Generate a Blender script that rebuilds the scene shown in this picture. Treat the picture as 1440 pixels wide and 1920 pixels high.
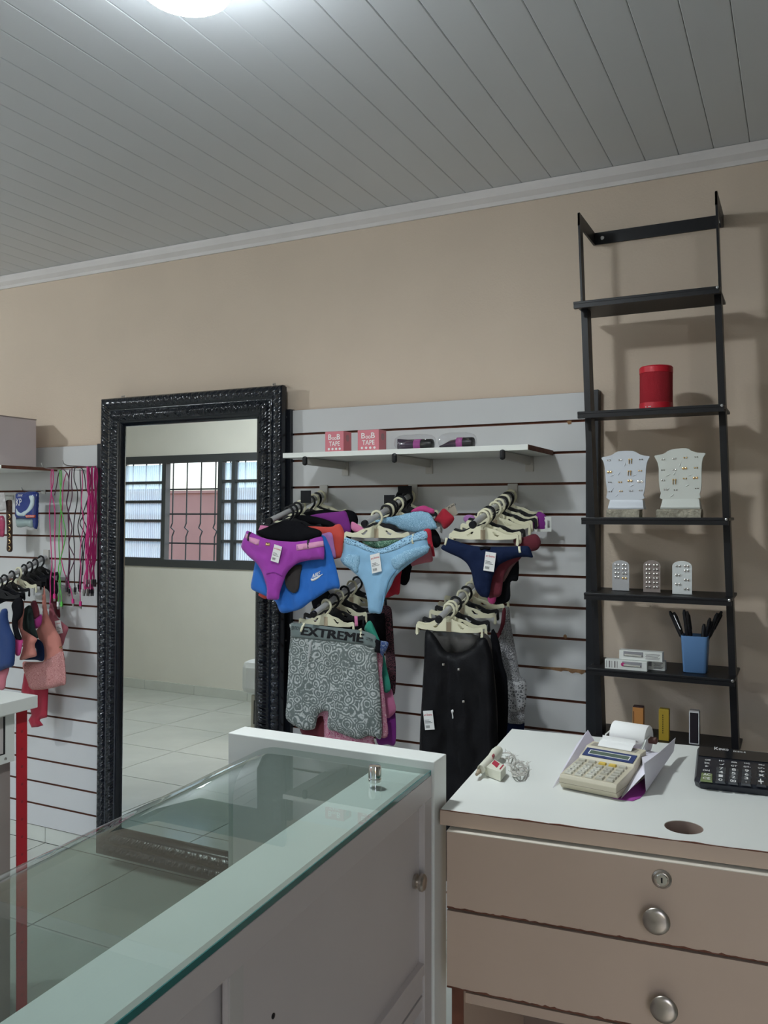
import bpy, bmesh, math, random
import numpy as np
from mathutils import Vector, Matrix, noise
from mathutils.geometry import delaunay_2d_cdt, tessellate_polygon

S = bpy.context.scene
for o in list(bpy.data.objects):
    bpy.data.objects.remove(o)
COL = S.collection
random.seed(7)

# ------------------------------------------------------------------ camera
CAM_Y, EYE, F, YAW = -2.7112, 1.475, 1580.5, 0.45964
cam = bpy.data.cameras.new('camera')
cam.sensor_width = 36.0
cam.lens = F / 1920 * 36.0
cam.clip_start = 0.01
co = bpy.data.objects.new('camera', cam)
co.location = (0, CAM_Y, EYE)
co.rotation_euler = (math.pi / 2, 0, YAW)
COL.objects.link(co)
S.camera = co

# ------------------------------------------------------------------ world, lamp, exposure
w = bpy.data.worlds.new('sky')
S.world = w
w.use_nodes = True
nt = w.node_tree
sky = nt.nodes.new('ShaderNodeTexSky')
sky.sky_type = 'NISHITA'
sky.sun_disc = False
sky.sun_elevation = math.radians(55)
sky.sun_rotation = math.radians(150)
sky.air_density = 1.0
sky.dust_density = 2.5
nt.links.new(sky.outputs[0], nt.nodes['Background'].inputs[0])
nt.nodes['Background'].inputs[1].default_value = 0.55
LAMP_POS = (-1.010, -1.490, 2.430)
LAMP_POWER = 64.0
LAMP2_POS = (-3.75, -2.0, 2.462)
LAMP2_POWER = 84.0
S.view_settings.view_transform = 'Standard'
S.view_settings.look = 'None'
S.view_settings.gamma = 1.0
S.view_settings.exposure = 0.0
S.view_settings.use_curve_mapping = False
S.cycles.caustics_reflective = False
S.cycles.caustics_refractive = False
S.cycles.sample_clamp_indirect = 6.0
S.cycles.max_bounces = 10
S.cycles.transparent_max_bounces = 16
S.cycles.use_denoising = True

# ------------------------------------------------------------------ helpers
SY, CY = math.sin(YAW), math.cos(YAW)


def ray(x, y):
    u = (x - 720) / F
    v = (y - 960) / F
    return Vector((-SY + CY * u, CY + SY * u, -v))


def at(x, y, Y):
    """point of the upright plane Y (parallel to the shop wall) seen at a pixel of the photograph"""
    d = ray(x, y)
    t = (Y - CAM_Y) / d.y
    return Vector((0, CAM_Y, EYE)) + d * t


def atz(x, y, Z):
    d = ray(x, y)
    t = (Z - EYE) / d.z
    return Vector((0, CAM_Y, EYE)) + d * t


def atx(x, y, X):
    d = ray(x, y)
    t = X / d.x
    return Vector((0, CAM_Y, EYE)) + d * t


WM = {}          # world matrices of the things and parts while building


def nodes(m):
    return m.node_tree.nodes, m.node_tree.links


MATS = {}


def mat(name, col, rough=0.6, metal=0.0, spec=0.5, var=0.0, vscale=8.0, col2=None, bump=0.0, bscale=60.0, trans=0.0, emit=None, sheen=0.0, coat=0.0):
    if name in MATS:
        return MATS[name]
    m = bpy.data.materials.new(name)
    m.use_nodes = True
    N, L = nodes(m)
    b = N['Principled BSDF']
    b.inputs['Base Color'].default_value = (*col, 1)
    b.inputs['Roughness'].default_value = rough
    b.inputs['Metallic'].default_value = metal
    b.inputs['Specular IOR Level'].default_value = spec
    if sheen:
        b.inputs['Sheen Weight'].default_value = sheen
    if coat:
        b.inputs['Coat Weight'].default_value = coat
    if trans:
        b.inputs['Transmission Weight'].default_value = trans
    if emit:
        b.inputs['Emission Color'].default_value = (*emit[0], 1)
        b.inputs['Emission Strength'].default_value = emit[1]
    tc = N.new('ShaderNodeTexCoord')
    if var or col2:
        n = N.new('ShaderNodeTexNoise')
        n.inputs['Scale'].default_value = vscale
        n.inputs['Detail'].default_value = 5
        L.new(tc.outputs['Object'], n.inputs['Vector'])
        r = N.new('ShaderNodeValToRGB')
        c2 = col2 if col2 else tuple(max(0, c * (1 - var)) for c in col)
        r.color_ramp.elements[0].position = 0.35
        r.color_ramp.elements[1].position = 0.68
        r.color_ramp.elements[0].color = (*c2, 1)
        r.color_ramp.elements[1].color = (*col, 1)
        L.new(n.outputs['Fac'], r.inputs[0])
        L.new(r.outputs[0], b.inputs['Base Color'])
    if bump:
        n2 = N.new('ShaderNodeTexNoise')
        n2.inputs['Scale'].default_value = bscale
        n2.inputs['Detail'].default_value = 4
        L.new(tc.outputs['Object'], n2.inputs['Vector'])
        bp = N.new('ShaderNodeBump')
        bp.inputs['Strength'].default_value = bump
        bp.inputs['Distance'].default_value = 0.01
        L.new(n2.outputs['Fac'], bp.inputs['Height'])
        L.new(bp.outputs[0], b.inputs['Normal'])
    MATS[name] = m
    return m


def mat_pattern(name, base, mark, scale=60, kind='rose', rough=0.75, thr=0.5, width=0.06):
    """cloth with a printed or woven pattern"""
    if name in MATS:
        return MATS[name]
    m = bpy.data.materials.new(name)
    m.use_nodes = True
    N, L = nodes(m)
    b = N['Principled BSDF']
    b.inputs['Roughness'].default_value = rough
    tc = N.new('ShaderNodeTexCoord')
    n = N.new('ShaderNodeTexNoise')
    n.inputs['Scale'].default_value = scale * 0.35
    L.new(tc.outputs['Object'], n.inputs['Vector'])
    mx = N.new('ShaderNodeMixRGB')
    mx.blend_type = 'LINEAR_LIGHT'
    mx.inputs[0].default_value = 0.014 if kind == 'rose' else 0.006
    L.new(tc.outputs['Object'], mx.inputs[1])
    L.new(n.outputs['Color'], mx.inputs[2])
    v = N.new('ShaderNodeTexVoronoi')
    v.inputs['Scale'].default_value = scale
    v.voronoi_dimensions = '3D'
    L.new(mx.outputs[0], v.inputs['Vector'])
    r = N.new('ShaderNodeValToRGB')
    r.color_ramp.interpolation = 'LINEAR'
    if kind == 'rose':
        # petals: broken rings about the cell centres, with finer curls between them
        def rings(src, freq):
            ml = N.new('ShaderNodeMath')
            ml.operation = 'MULTIPLY'
            ml.inputs[1].default_value = freq
            L.new(src, ml.inputs[0])
            sn = N.new('ShaderNodeMath')
            sn.operation = 'SINE'
            L.new(ml.outputs[0], sn.inputs[0])
            return sn.outputs[0]
        v2 = N.new('ShaderNodeTexVoronoi')
        v2.inputs['Scale'].default_value = scale * 2.3
        L.new(mx.outputs[0], v2.inputs['Vector'])
        nb = N.new('ShaderNodeTexNoise')
        nb.inputs['Scale'].default_value = scale * 1.6
        L.new(tc.outputs['Object'], nb.inputs['Vector'])
        m1 = N.new('ShaderNodeMath')
        m1.operation = 'MULTIPLY_ADD'
        L.new(rings(v.outputs['Distance'], 26.0), m1.inputs[0])
        m1.inputs[1].default_value = 0.55
        L.new(nb.outputs['Fac'], m1.inputs[2])
        m2 = N.new('ShaderNodeMath')
        m2.operation = 'MULTIPLY_ADD'
        L.new(rings(v2.outputs['Distance'], 11.0), m2.inputs[0])
        m2.inputs[1].default_value = 0.30
        L.new(m1.outputs[0], m2.inputs[2])
        L.new(m2.outputs[0], r.inputs[0])
        e = r.color_ramp.elements
        e[0].position, e[1].position = thr, min(1.0, thr + 0.55)
        e[0].color, e[1].color = (*base, 1), (*mark, 1)
    else:
        v.feature = 'DISTANCE_TO_EDGE'
        L.new(v.outputs['Distance'], r.inputs[0])
        e = r.color_ramp.elements
        e[0].position, e[1].position = width, width + 0.12
        e[0].color, e[1].color = (*mark, 1), (*base, 1)
    L.new(r.outputs[0], b.inputs['Base Color'])
    bp = N.new('ShaderNodeBump')
    bp.inputs['Strength'].default_value = 0.35
    bp.inputs['Distance'].default_value = 0.004
    L.new(r.outputs[0], bp.inputs['Height'])
    L.new(bp.outputs[0], b.inputs['Normal'])
    MATS[name] = m
    return m


def mat_glass(name, tint, ior=1.5, rough=0.0, milky=0.0, ribs=0.0):
    if name in MATS:
        return MATS[name]
    m = bpy.data.materials.new(name)
    m.use_nodes = True
    N, L = nodes(m)
    N.remove(N['Principled BSDF'])
    out = N['Material Output']
    tr = N.new('ShaderNodeBsdfTransparent')
    tr.inputs[0].default_value = (*tint, 1)
    base = tr.outputs[0]
    if milky:
        tl = N.new('ShaderNodeBsdfTranslucent')
        tl.inputs[0].default_value = (0.86, 0.95, 1.0, 1)
        ms = N.new('ShaderNodeMixShader')
        if ribs:
            tc = N.new('ShaderNodeTexCoord')
            wv = N.new('ShaderNodeTexWave')
            wv.inputs['Scale'].default_value = ribs
            wv.inputs['Distortion'].default_value = 0.6
            L.new(tc.outputs['Object'], wv.inputs['Vector'])
            mp = N.new('ShaderNodeMapRange')
            mp.inputs[3].default_value = milky * 0.55
            mp.inputs[4].default_value = min(1, milky * 1.4)
            L.new(wv.outputs['Fac'], mp.inputs[0])
            L.new(mp.outputs[0], ms.inputs[0])
        else:
            ms.inputs[0].default_value = milky
        L.new(base, ms.inputs[1])
        L.new(tl.outputs[0], ms.inputs[2])
        base = ms.outputs[0]
    gl = N.new('ShaderNodeBsdfGlossy')
    gl.inputs['Roughness'].default_value = rough
    fr = N.new('ShaderNodeFresnel')
    fr.inputs[0].default_value = ior
    ge = N.new('ShaderNodeNewGeometry')
    sub = N.new('ShaderNodeMath')
    sub.operation = 'SUBTRACT'
    sub.inputs[0].default_value = 1.0
    L.new(ge.outputs['Backfacing'], sub.inputs[1])
    mu = N.new('ShaderNodeMath')
    mu.operation = 'MULTIPLY'
    L.new(fr.outputs[0], mu.inputs[0])
    L.new(sub.outputs[0], mu.inputs[1])
    mix = N.new('ShaderNodeMixShader')
    L.new(mu.outputs[0], mix.inputs[0])
    L.new(base, mix.inputs[1])
    L.new(gl.outputs[0], mix.inputs[2])
    L.new(mix.outputs[0], out.inputs[0])
    MATS[name] = m
    return m


def thing(name, label=None, cat=None, loc=(0, 0, 0), rot=(0, 0, 0), group=None, kind=None):
    o = bpy.data.objects.new(name, None)
    o.empty_display_size = 0.05
    COL.objects.link(o)
    o.location = loc
    o.rotation_euler = rot
    WM[o.name] = Matrix.Translation(Vector(loc)) @ o.rotation_euler.to_matrix().to_4x4()
    tag(o, label, cat, group, kind)
    return o


def tag(o, label=None, cat=None, group=None, kind=None):
    if label:
        o['label'] = label
    if cat:
        o['category'] = cat
    if group:
        o['group'] = group
    if kind:
        o['kind'] = kind
    return o


def link_mesh(name, me, parent=None, local=False, world=None):
    """me holds world coordinates (or the parent's own when local); becomes one object"""
    o = bpy.data.objects.new(name, me)
    COL.objects.link(o)
    if parent is not None:
        o.parent = parent
        M = WM[parent.name]
        if not local:
            me.transform(M.inverted())
        WM[o.name] = M
    else:
        cs = [v.co for v in me.vertices]
        lo = Vector((min(c.x for c in cs), min(c.y for c in cs), min(c.z for c in cs)))
        hi = Vector((max(c.x for c in cs), max(c.y for c in cs), max(c.z for c in cs)))
        base = Vector(((lo.x + hi.x) / 2, (lo.y + hi.y) / 2, lo.z))
        me.transform(Matrix.Translation(-base))
        o.location = base
        WM[o.name] = Matrix.Translation(base)
    return o


class MB:
    def __init__(self):
        self.v, self.f = [], []

    def add(self, vs, fs, M=None):
        n = len(self.v)
        if M is not None:
            vs = [M @ Vector(p) for p in vs]
        self.v += [tuple(p) for p in vs]
        self.f += [tuple(n + i for i in f) for f in fs]
        return self

    def box(self, x0, x1, y0, y1, z0, z1, M=None):
        vs = [(x0, y0, z0), (x1, y0, z0), (x1, y1, z0), (x0, y1, z0), (x0, y0, z1), (x1, y0, z1), (x1, y1, z1), (x0, y1, z1)]
        fs = [(3, 2, 1, 0), (4, 5, 6, 7), (0, 1, 5, 4), (1, 2, 6, 5), (2, 3, 7, 6), (3, 0, 4, 7)]
        return self.add(vs, fs, M)

    def tube(self, pts, r, n=8, cap=True, M=None):
        """r: a number or one radius per point"""
        pts = [Vector(p) for p in pts]
        k = len(pts)
        rs = r if isinstance(r, (list, tuple)) else [r] * k
        vs, fs = [], []
        up = None
        for i, p in enumerate(pts):
            d = (pts[min(i + 1, k - 1)] - pts[max(i - 1, 0)])
            d = d.normalized() if d.length > 1e-9 else Vector((0, 0, 1))
            if up is None:
                up = Vector((0, 0, 1)) if abs(d.z) < 0.9 else Vector((1, 0, 0))
            a = d.cross(up)
            a = a.normalized() if a.length > 1e-6 else Vector((1, 0, 0))
            b = a.cross(d).normalized()
            up = b
            for j in range(n):
                t = 2 * math.pi * j / n
                vs.append(p + (a * math.cos(t) + b * math.sin(t)) * rs[i])
        for i in range(k - 1):
            for j in range(n):
                fs.append((i * n + j, i * n + (j + 1) % n, (i + 1) * n + (j + 1) % n, (i + 1) * n + j))
        if cap:
            fs.append(tuple(range(n - 1, -1, -1)))
            fs.append(tuple((k - 1) * n + j for j in range(n)))
        return self.add(vs, fs, M)

    def lathe(self, prof, n=24, M=None, caps=True):
        """prof: (radius, z) from bottom to top, turned about z"""
        vs, fs = [], []
        for (r, z) in prof:
            for j in range(n):
                t = 2 * math.pi * j / n
                vs.append((r * math.cos(t), r * math.sin(t), z))
        for i in range(len(prof) - 1):
            for j in range(n):
                fs.append((i * n + j, i * n + (j + 1) % n, (i + 1) * n + (j + 1) % n, (i + 1) * n + j))
        if caps:
            fs.append(tuple(range(n - 1, -1, -1)))
            fs.append(tuple((len(prof) - 1) * n + j for j in range(n)))
        return self.add(vs, fs, M)

    def plate(self, outline, holes, d, M=None):
        """polygon (a,b) with holes, thickness d; lies in local xz, thickness along y (0..d)"""
        loops = [[Vector((p[0], p[1], 0)) for p in outline]] + [[Vector((p[0], p[1], 0)) for p in h] for h in holes]
        tris = tessellate_polygon(loops)
        flat = [p for l in loops for p in l]
        n = len(flat)
        vs = [(p.x, 0, p.y) for p in flat] + [(p.x, d, p.y) for p in flat]
        fs = []
        for t in tris:
            a, b, c = (flat[i] for i in t)
            s = (b.x - a.x) * (c.y - a.y) - (c.x - a.x) * (b.y - a.y)
            t = tuple(t) if s > 0 else tuple(reversed(t))
            fs.append(t)
            fs.append(tuple(n + i for i in reversed(t)))
        k = 0
        for li, l in enumerate(loops):
            m = len(l)
            area = sum(l[i].x * l[(i + 1) % m].y - l[(i + 1) % m].x * l[i].y for i in range(m))
            ccw = (area > 0) == (li == 0)
            for i in range(m):
                a, b = k + i, k + (i + 1) % m
                fs.append((a, n + a, n + b, b) if ccw else (b, n + b, n + a, a))
            k += m
        return self.add(vs, fs, M)

    def build(self, name, material, parent=None, smooth=False, bevel=0.0, local=False, angle=0.6):
        me = bpy.data.meshes.new(name)
        me.from_pydata(self.v, [], self.f)
        me.materials.append(material)
        if smooth:
            me.shade_smooth()
            me.set_sharp_from_angle(angle=angle)
        o = link_mesh(name, me, parent, local)
        if bevel:
            b = o.modifiers.new('bevel', 'BEVEL')
            b.width = bevel
            b.segments = 2
            b.limit_method = 'ANGLE'
        return o


def copy_tree(o, parent=None):
    c = o.copy()
    COL.objects.link(c)
    if parent is not None:
        c.parent = parent
    for ch in list(o.children):
        copy_tree(ch, c)
    return c


def bx(name, m, x0, x1, y0, y1, z0, z1, parent=None, bevel=0.0, local=False):
    return MB().box(x0, x1, y0, y1, z0, z1).build(name, m, parent, bevel=bevel, local=local)


def catmull(pts, k=6, closed=False):
    pts = [Vector(p) for p in pts]
    n = len(pts)
    out = []
    for i in range(n if closed else n - 1):
        if closed:
            p0, p1, p2, p3 = pts[(i - 1) % n], pts[i], pts[(i + 1) % n], pts[(i + 2) % n]
        else:
            p0, p1, p2, p3 = pts[max(i - 1, 0)], pts[i], pts[i + 1], pts[min(i + 2, n - 1)]
        for j in range(k):
            t = j / k
            out.append(0.5 * ((2 * p1) + (p2 - p0) * t + (2 * p0 - 5 * p1 + 4 * p2 - p3) * t * t + (3 * p1 - p0 - 3 * p2 + p3) * t ** 3))
    if not closed:
        out.append(pts[-1])
    return out


# ---- lettering: flat text fitted to a parallelogram
_TX = {}


def text_mesh(s, bold=0.0):
    key = (s, bold)
    if key not in _TX:
        cu = bpy.data.curves.new('lettering', 'FONT')
        cu.body = s
        cu.resolution_u = 2
        cu.offset = bold
        o = bpy.data.objects.new('lettering', cu)
        COL.objects.link(o)
        dg = bpy.context.evaluated_depsgraph_get()
        me = bpy.data.meshes.new_from_object(o.evaluated_get(dg))
        V = np.array([v.co[:2] for v in me.vertices])
        Fs = [tuple(p.vertices) for p in me.polygons]
        bpy.data.objects.remove(o)
        bpy.data.curves.remove(cu)
        bpy.data.meshes.remove(me)
        lo, hi = V.min(0), V.max(0)
        _TX[key] = ((V - lo) / (hi - lo), Fs)
    return _TX[key]


def text(mb, s, o, ux, uz, bold=0.012):
    """o: lower-left corner, ux / uz: the full width and height vectors"""
    V, Fs = text_mesh(s, bold)
    o, ux, uz = Vector(o), Vector(ux), Vector(uz)
    nrm = ux.cross(uz)
    vs = [o + ux * float(a) + uz * float(b) for a, b in V]
    return mb.add(vs, Fs)


# ---- cloth: an outline traced at a garment's own distance, filled, swollen and creased
FIELD = {}


def seg_dist(P, B):
    A = B
    C = np.roll(B, -1, axis=0)
    d = C - A
    L2 = (d ** 2).sum(1) + 1e-12
    t = ((P[:, None, :] - A[None]) * d[None]).sum(2) / L2
    t = np.clip(t, 0, 1)
    q = A[None] + t[..., None] * d[None]
    return np.sqrt(((P[:, None, :] - q) ** 2).sum(2)).min(1)


def cloth(name, pts, crop, Y, m, parent=None, thick=0.007, fold=0.003, ffreq=38.0, step=0.009, on=None, seed=None, smooth_outline=True, lift=0.0012, wavy=0.0, vert=0.3):
    ox, oy, sc = crop
    P = [at(ox + a / sc, oy + b / sc, Y) for a, b in pts]
    if on is not None:
        Y = FIELD[on.name][0]
        P = [at(ox + a / sc, oy + b / sc, Y - FIELD[on.name][2]) for a, b in pts]
    B = [(p.x, p.z) for p in P]
    if smooth_outline and len(B) > 4:
        B = [(p.x, p.y) for p in catmull([(a, b, 0) for a, b in B], 4, True)]
    # resample
    R = []
    n = len(B)
    for i in range(n):
        a, b = np.array(B[i]), np.array(B[(i + 1) % n])
        k = max(1, int(round(np.linalg.norm(b - a) / step)))
        for j in range(k):
            R.append(a + (b - a) * j / k)
    B = np.array(R)
    seed = seed if seed is not None else (hash_name(name) + len(FIELD)) % 997
    if wavy:
        d = np.roll(B, -1, 0) - np.roll(B, 1, 0)
        nn = np.stack([d[:, 1], -d[:, 0]], 1)
        nn /= np.linalg.norm(nn, axis=1)[:, None] + 1e-9
        B = B + nn * (wavy * np.sin(np.arange(len(B)) * 2.1))[:, None]
    lo, hi = B.min(0), B.max(0)
    xs = np.arange(lo[0], hi[0], step)
    G = []
    for r, z in enumerate(np.arange(lo[1], hi[1], step * 0.87)):
        G.append(np.stack([xs + (step / 2 if r % 2 else 0), np.full_like(xs, z)], 1))
    G = np.concatenate(G) if G else np.zeros((0, 2))
    if len(G):
        ins = np.zeros(len(G), bool)
        A, C = B, np.roll(B, -1, 0)
        for a, c in zip(A, C):
            cond = ((a[1] > G[:, 1]) != (c[1] > G[:, 1]))
            with np.errstate(divide='ignore', invalid='ignore'):
                xx = (c[0] - a[0]) * (G[:, 1] - a[1]) / (c[1] - a[1] + 1e-15) + a[0]
            ins ^= cond & (G[:, 0] < xx)
        G = G[ins]
        if len(G):
            G = G[seg_dist(G, B) > step * 0.55]
    nb = len(B)
    allp = [Vector((float(a), float(b))) for a, b in B] + [Vector((float(a), float(b))) for a, b in G]
    vo, eo, fo, *_ = delaunay_2d_cdt(allp, [(i, (i + 1) % nb) for i in range(nb)], [], 1, 1e-7)
    V = np.array([(p.x, p.y) for p in vo])
    dist = seg_dist(V, B)
    Rr = 0.03

    def prof(d):
        t = np.clip(d / Rr, 0, 1)
        return thick * np.sqrt(t * (2 - t))

    def crease(V):
        out = np.empty(len(V))
        for i, (x, z) in enumerate(V):
            out[i] = noise.noise(Vector((x * ffreq, seed * 3.7, z * ffreq * vert))) + 0.5 * noise.noise(Vector((x * ffreq * 2.3, seed * 1.7, z * ffreq * 0.8)))
        return out * fold

    if on is None:
        fr = prof(dist) + crease(V) * np.clip(dist / 0.012, 0.25, 1)
        back = prof(dist) * 0.8 - crease(V) * np.clip(dist / 0.012, 0, 1) * 0.5 + 0.0012
        fr = np.maximum(fr, 0.0004)

        def field(Q, B=B, prof=prof, crease=crease):
            dd = seg_dist(Q, B)
            return np.maximum(prof(dd) + crease(Q) * np.clip(dd / 0.012, 0.25, 1), 0.0004)
        yb = Y + np.maximum(back, 0.0008)
    else:
        base = FIELD[on.name][1](V)
        fr = base + lift + np.clip(dist / 0.004, 0, 1) * thick
        yb = Y - base + 0.0006
        field = FIELD[on.name][1]
    yf = Y - fr
    n = len(V)
    vs = [(V[i, 0], yf[i], V[i, 1]) for i in range(n)] + [(V[i, 0], yb[i], V[i, 1]) for i in range(n)]
    fs = []
    edge = {}
    for f in fo:
        a = sum(V[f[i]][0] * V[f[(i + 1) % len(f)]][1] - V[f[(i + 1) % len(f)]][0] * V[f[i]][1] for i in range(len(f)))
        f = list(f) if a > 0 else list(reversed(f))
        fs.append(tuple(f))
        fs.append(tuple(n + i for i in reversed(f)))
        for i in range(len(f)):
            e = (f[i], f[(i + 1) % len(f)])
            if (e[1], e[0]) in edge:
                del edge[(e[1], e[0])]
            else:
                edge[e] = 1
    for a, b in edge:
        fs.append((a, n + a, n + b, b))
    me = bpy.data.meshes.new(name)
    me.from_pydata(vs, [], fs)
    me.materials.append(m)
    me.shade_smooth()
    o = link_mesh(name, me, parent)
    FIELD[o.name] = (Y, field, float(thick))
    return o


def hash_name(s):
    return sum((i + 1) * ord(c) for i, c in enumerate(s))


YK = 1.0          # how far along its arm a row of garments hangs


def garment(name, label, cat, pts, crop, Y, m, group=None, **k):
    o = cloth(name, pts, crop, Y * YK, m, **k)
    return tag(o, label, cat, group)


def cloth_text(name, s, quad, crop, on, m, lift=0.002, bold=0.012):
    """quad: lower-left, lower-right, upper-left in crop pixels"""
    ox, oy, sc = crop
    Y, field, th = FIELD[on.name]
    p = [at(ox + a / sc, oy + b / sc, Y - th) for a, b in quad]
    V, Fs = text_mesh(s)
    n1 = len(V)
    sm = [(0, 0)] if bold < 0.013 else [(u * bold, w * bold * 2) for u in (-0.4, 0, 0.4) for w in (-0.4, 0.4)]
    V = np.concatenate([V + np.array(d) for d in sm])
    Fs = [tuple(n1 * k + i for i in f) for k in range(len(sm)) for f in Fs]
    pts = np.array([(p[0] + (p[1] - p[0]) * float(a) + (p[2] - p[0]) * float(b))[:] for a, b in V])
    f = field(pts[:, [0, 2]])
    vs = [(q[0], Y - f[i] - lift, q[2]) for i, q in enumerate(pts)]
    me = bpy.data.meshes.new(name)
    me.from_pydata(vs, [], Fs)
    me.materials.append(m)
    return link_mesh(name, me, on)


def price_tag(on, quad, crop, lift=0.004, tilt=0.0):
    """a hang tag: quad = lower-left, lower-right, upper-left"""
    ox, oy, sc = crop
    Y, field, th = FIELD[on.name]
    c = at(ox + (quad[1][0] + quad[2][0]) / 2 / sc, oy + (quad[1][1] + quad[2][1]) / 2 / sc, Y)
    f = float(field(np.array([[c.x, c.z]]))[0])
    yt = Y - f - lift - 0.003
    p = [at(ox + a / sc, oy + b / sc, yt) for a, b in quad]
    ux, uz = p[1] - p[0], p[2] - p[0]
    mb = MB()
    d = Vector((0, 0.0008, 0))
    q = [p[0], p[0] + ux, p[0] + ux + uz, p[0] + uz]
    mb.add(q + [a + d for a in q], [(0, 1, 2, 3), (7, 6, 5, 4), (0, 4, 5, 1), (1, 5, 6, 2), (2, 6, 7, 3), (3, 7, 4, 0)])
    t = mb.build('price_tag', M_TAG, on)
    e = Vector((0, -0.0004, 0))
    b = MB()
    text(b, 'art Íntima', p[0] + ux * 0.08 + uz * 0.74 + e, ux * 0.84, uz * 0.13)
    b.build('red_lettering', M_RED_PRINT, t)
    b = MB()
    text(b, 'REF 1024', p[0] + ux * 0.1 + uz * 0.47 + e, ux * 0.45, uz * 0.05) if False else None
    for k in range(3):
        y0 = 0.50 - k * 0.07
        b.add([p[0] + ux * 0.1 + uz * y0 + e, p[0] + ux * (0.55 + 0.15 * k) + uz * y0 + e, p[0] + ux * (0.55 + 0.15 * k) + uz * (y0 + 0.022) + e, p[0] + ux * 0.1 + uz * (y0 + 0.022) + e], [(0, 1, 2, 3)])
    for k in range(11):
        x0 = 0.14 + k * 0.038
        wd = 0.012 + 0.012 * ((k * 7) % 3 == 0)
        b.add([p[0] + ux * x0 + uz * 0.1 + e, p[0] + ux * (x0 + wd) + uz * 0.1 + e, p[0] + ux * (x0 + wd) + uz * 0.24 + e, p[0] + ux * x0 + uz * 0.24 + e], [(0, 1, 2, 3)])
    b.build('barcode', M_BLACK_PRINT, t)
    return t


# ------------------------------------------------------------------ materials
M_WALL = mat('wall_paint_cream', (0.72, 0.595, 0.475), 0.85, var=0.05, vscale=3, bump=0.12, bscale=160)
M_WALL2 = mat('wall_paint_pale', (0.76, 0.74, 0.66), 0.85, var=0.04, vscale=3, bump=0.1, bscale=150)
M_PVC = mat('ceiling_pvc', (0.66, 0.68, 0.70), 0.45, var=0.03, vscale=2)
M_PVC_DARK = mat('ceiling_gap', (0.10, 0.10, 0.10), 0.9)
M_MOULD = mat('moulding_white', (0.78, 0.74, 0.72), 0.5, var=0.06, vscale=9)
M_TILE = mat('floor_tile', (0.63, 0.655, 0.60), 0.16, var=0.07, vscale=5)
M_GROUT = mat('grout', (0.13, 0.125, 0.115), 0.9)
M_SLAT = mat('slat_laminate', (0.63, 0.635, 0.64), 0.42, var=0.05, vscale=2.5)
M_MDF = mat('raw_board_brown', (0.20, 0.075, 0.045), 0.85, var=0.35, vscale=30)
M_CHIP = mat('chipped_board', (0.36, 0.20, 0.10), 0.9, var=0.4, vscale=60)
M_BATTEN = mat('batten_black', (0.008, 0.010, 0.015), 0.4, bump=0.03, spec=0.4)
M_FRAME = mat('mirror_frame_black', (0.005, 0.008, 0.014), 0.17, bump=0.03, bscale=200, spec=0.55)
M_MIRROR = mat('mirror_silver', (0.88, 0.90, 0.89), 0.0, 1.0)
M_STEEL = mat('steel', (0.62, 0.62, 0.62), 0.28, 1.0, bump=0.02)
M_CHROME = mat('chrome', (0.80, 0.78, 0.75), 0.12, 1.0)
M_NICKEL = mat('brushed_nickel', (0.52, 0.47, 0.42), 0.30, 1.0)
M_ALU = mat('arm_aluminium', (0.62, 0.62, 0.63), 0.35, 0.35)
M_GREYPL = mat('bracket_grey', (0.55, 0.53, 0.50), 0.5)
M_BLACKPL = mat('black_plastic', (0.008, 0.008, 0.010), 0.4, spec=0.35)
M_CREAM = mat('cream_plastic', (0.80, 0.77, 0.56), 0.38, var=0.04)
M_TAN = mat('hanger_sticker', (0.50, 0.40, 0.27), 0.7)
M_WHITE = mat('white_laminate', (0.80, 0.82, 0.78), 0.38, var=0.03, vscale=3)
M_WHITE_DULL = mat('white_panel', (0.60, 0.555, 0.535), 0.45, var=0.05, vscale=4)
M_DESK = mat('desk_taupe', (0.63, 0.485, 0.375), 0.55, var=0.06, vscale=4, bump=0.03)
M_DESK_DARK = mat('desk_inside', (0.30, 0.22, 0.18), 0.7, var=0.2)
M_RED = mat('red_paint', (0.55, 0.016, 0.03), 0.45, var=0.1)
M_LADDER = mat('ladder_black', (0.007, 0.007, 0.009), 0.45, bump=0.02, spec=0.35)
M_TAG = mat('tag_paper', (0.86, 0.86, 0.84), 0.7)
M_RED_PRINT = mat('print_red', (0.55, 0.03, 0.05), 0.7)
M_BLACK_PRINT = mat('print_black', (0.012, 0.012, 0.014), 0.7, spec=0.2)
M_WHITE_PRINT = mat('print_white', (0.85, 0.85, 0.84), 0.6)
M_GLASS = mat_glass('showcase_glass', (0.83, 0.875, 0.855), ior=1.62)
M_GLASS_EDGE = mat('glass_edge_teal', (0.02, 0.16, 0.15), 0.12, spec=0.7)
M_PANE = mat_glass('ribbed_pane', (0.75, 0.85, 0.9), milky=0.45, ribs=14, rough=0.2)
M_CLEAR = mat_glass('clear_wrap', (0.93, 0.93, 0.94), rough=0.08)
M_TERRA = mat('outside_terracotta', (0.74, 0.36, 0.27), 0.8, var=0.12, vscale=2)
M_IRON = mat('window_iron', (0.045, 0.05, 0.052), 0.5)
M_GOLD = mat('gold', (0.80, 0.55, 0.26), 0.25, 1.0)
M_SILVER = mat('silver', (0.85, 0.82, 0.78), 0.15, 1.0)

CEIL = 2.555
FRONT = -3.25
XA, XB = -6.3, 4.0

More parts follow.
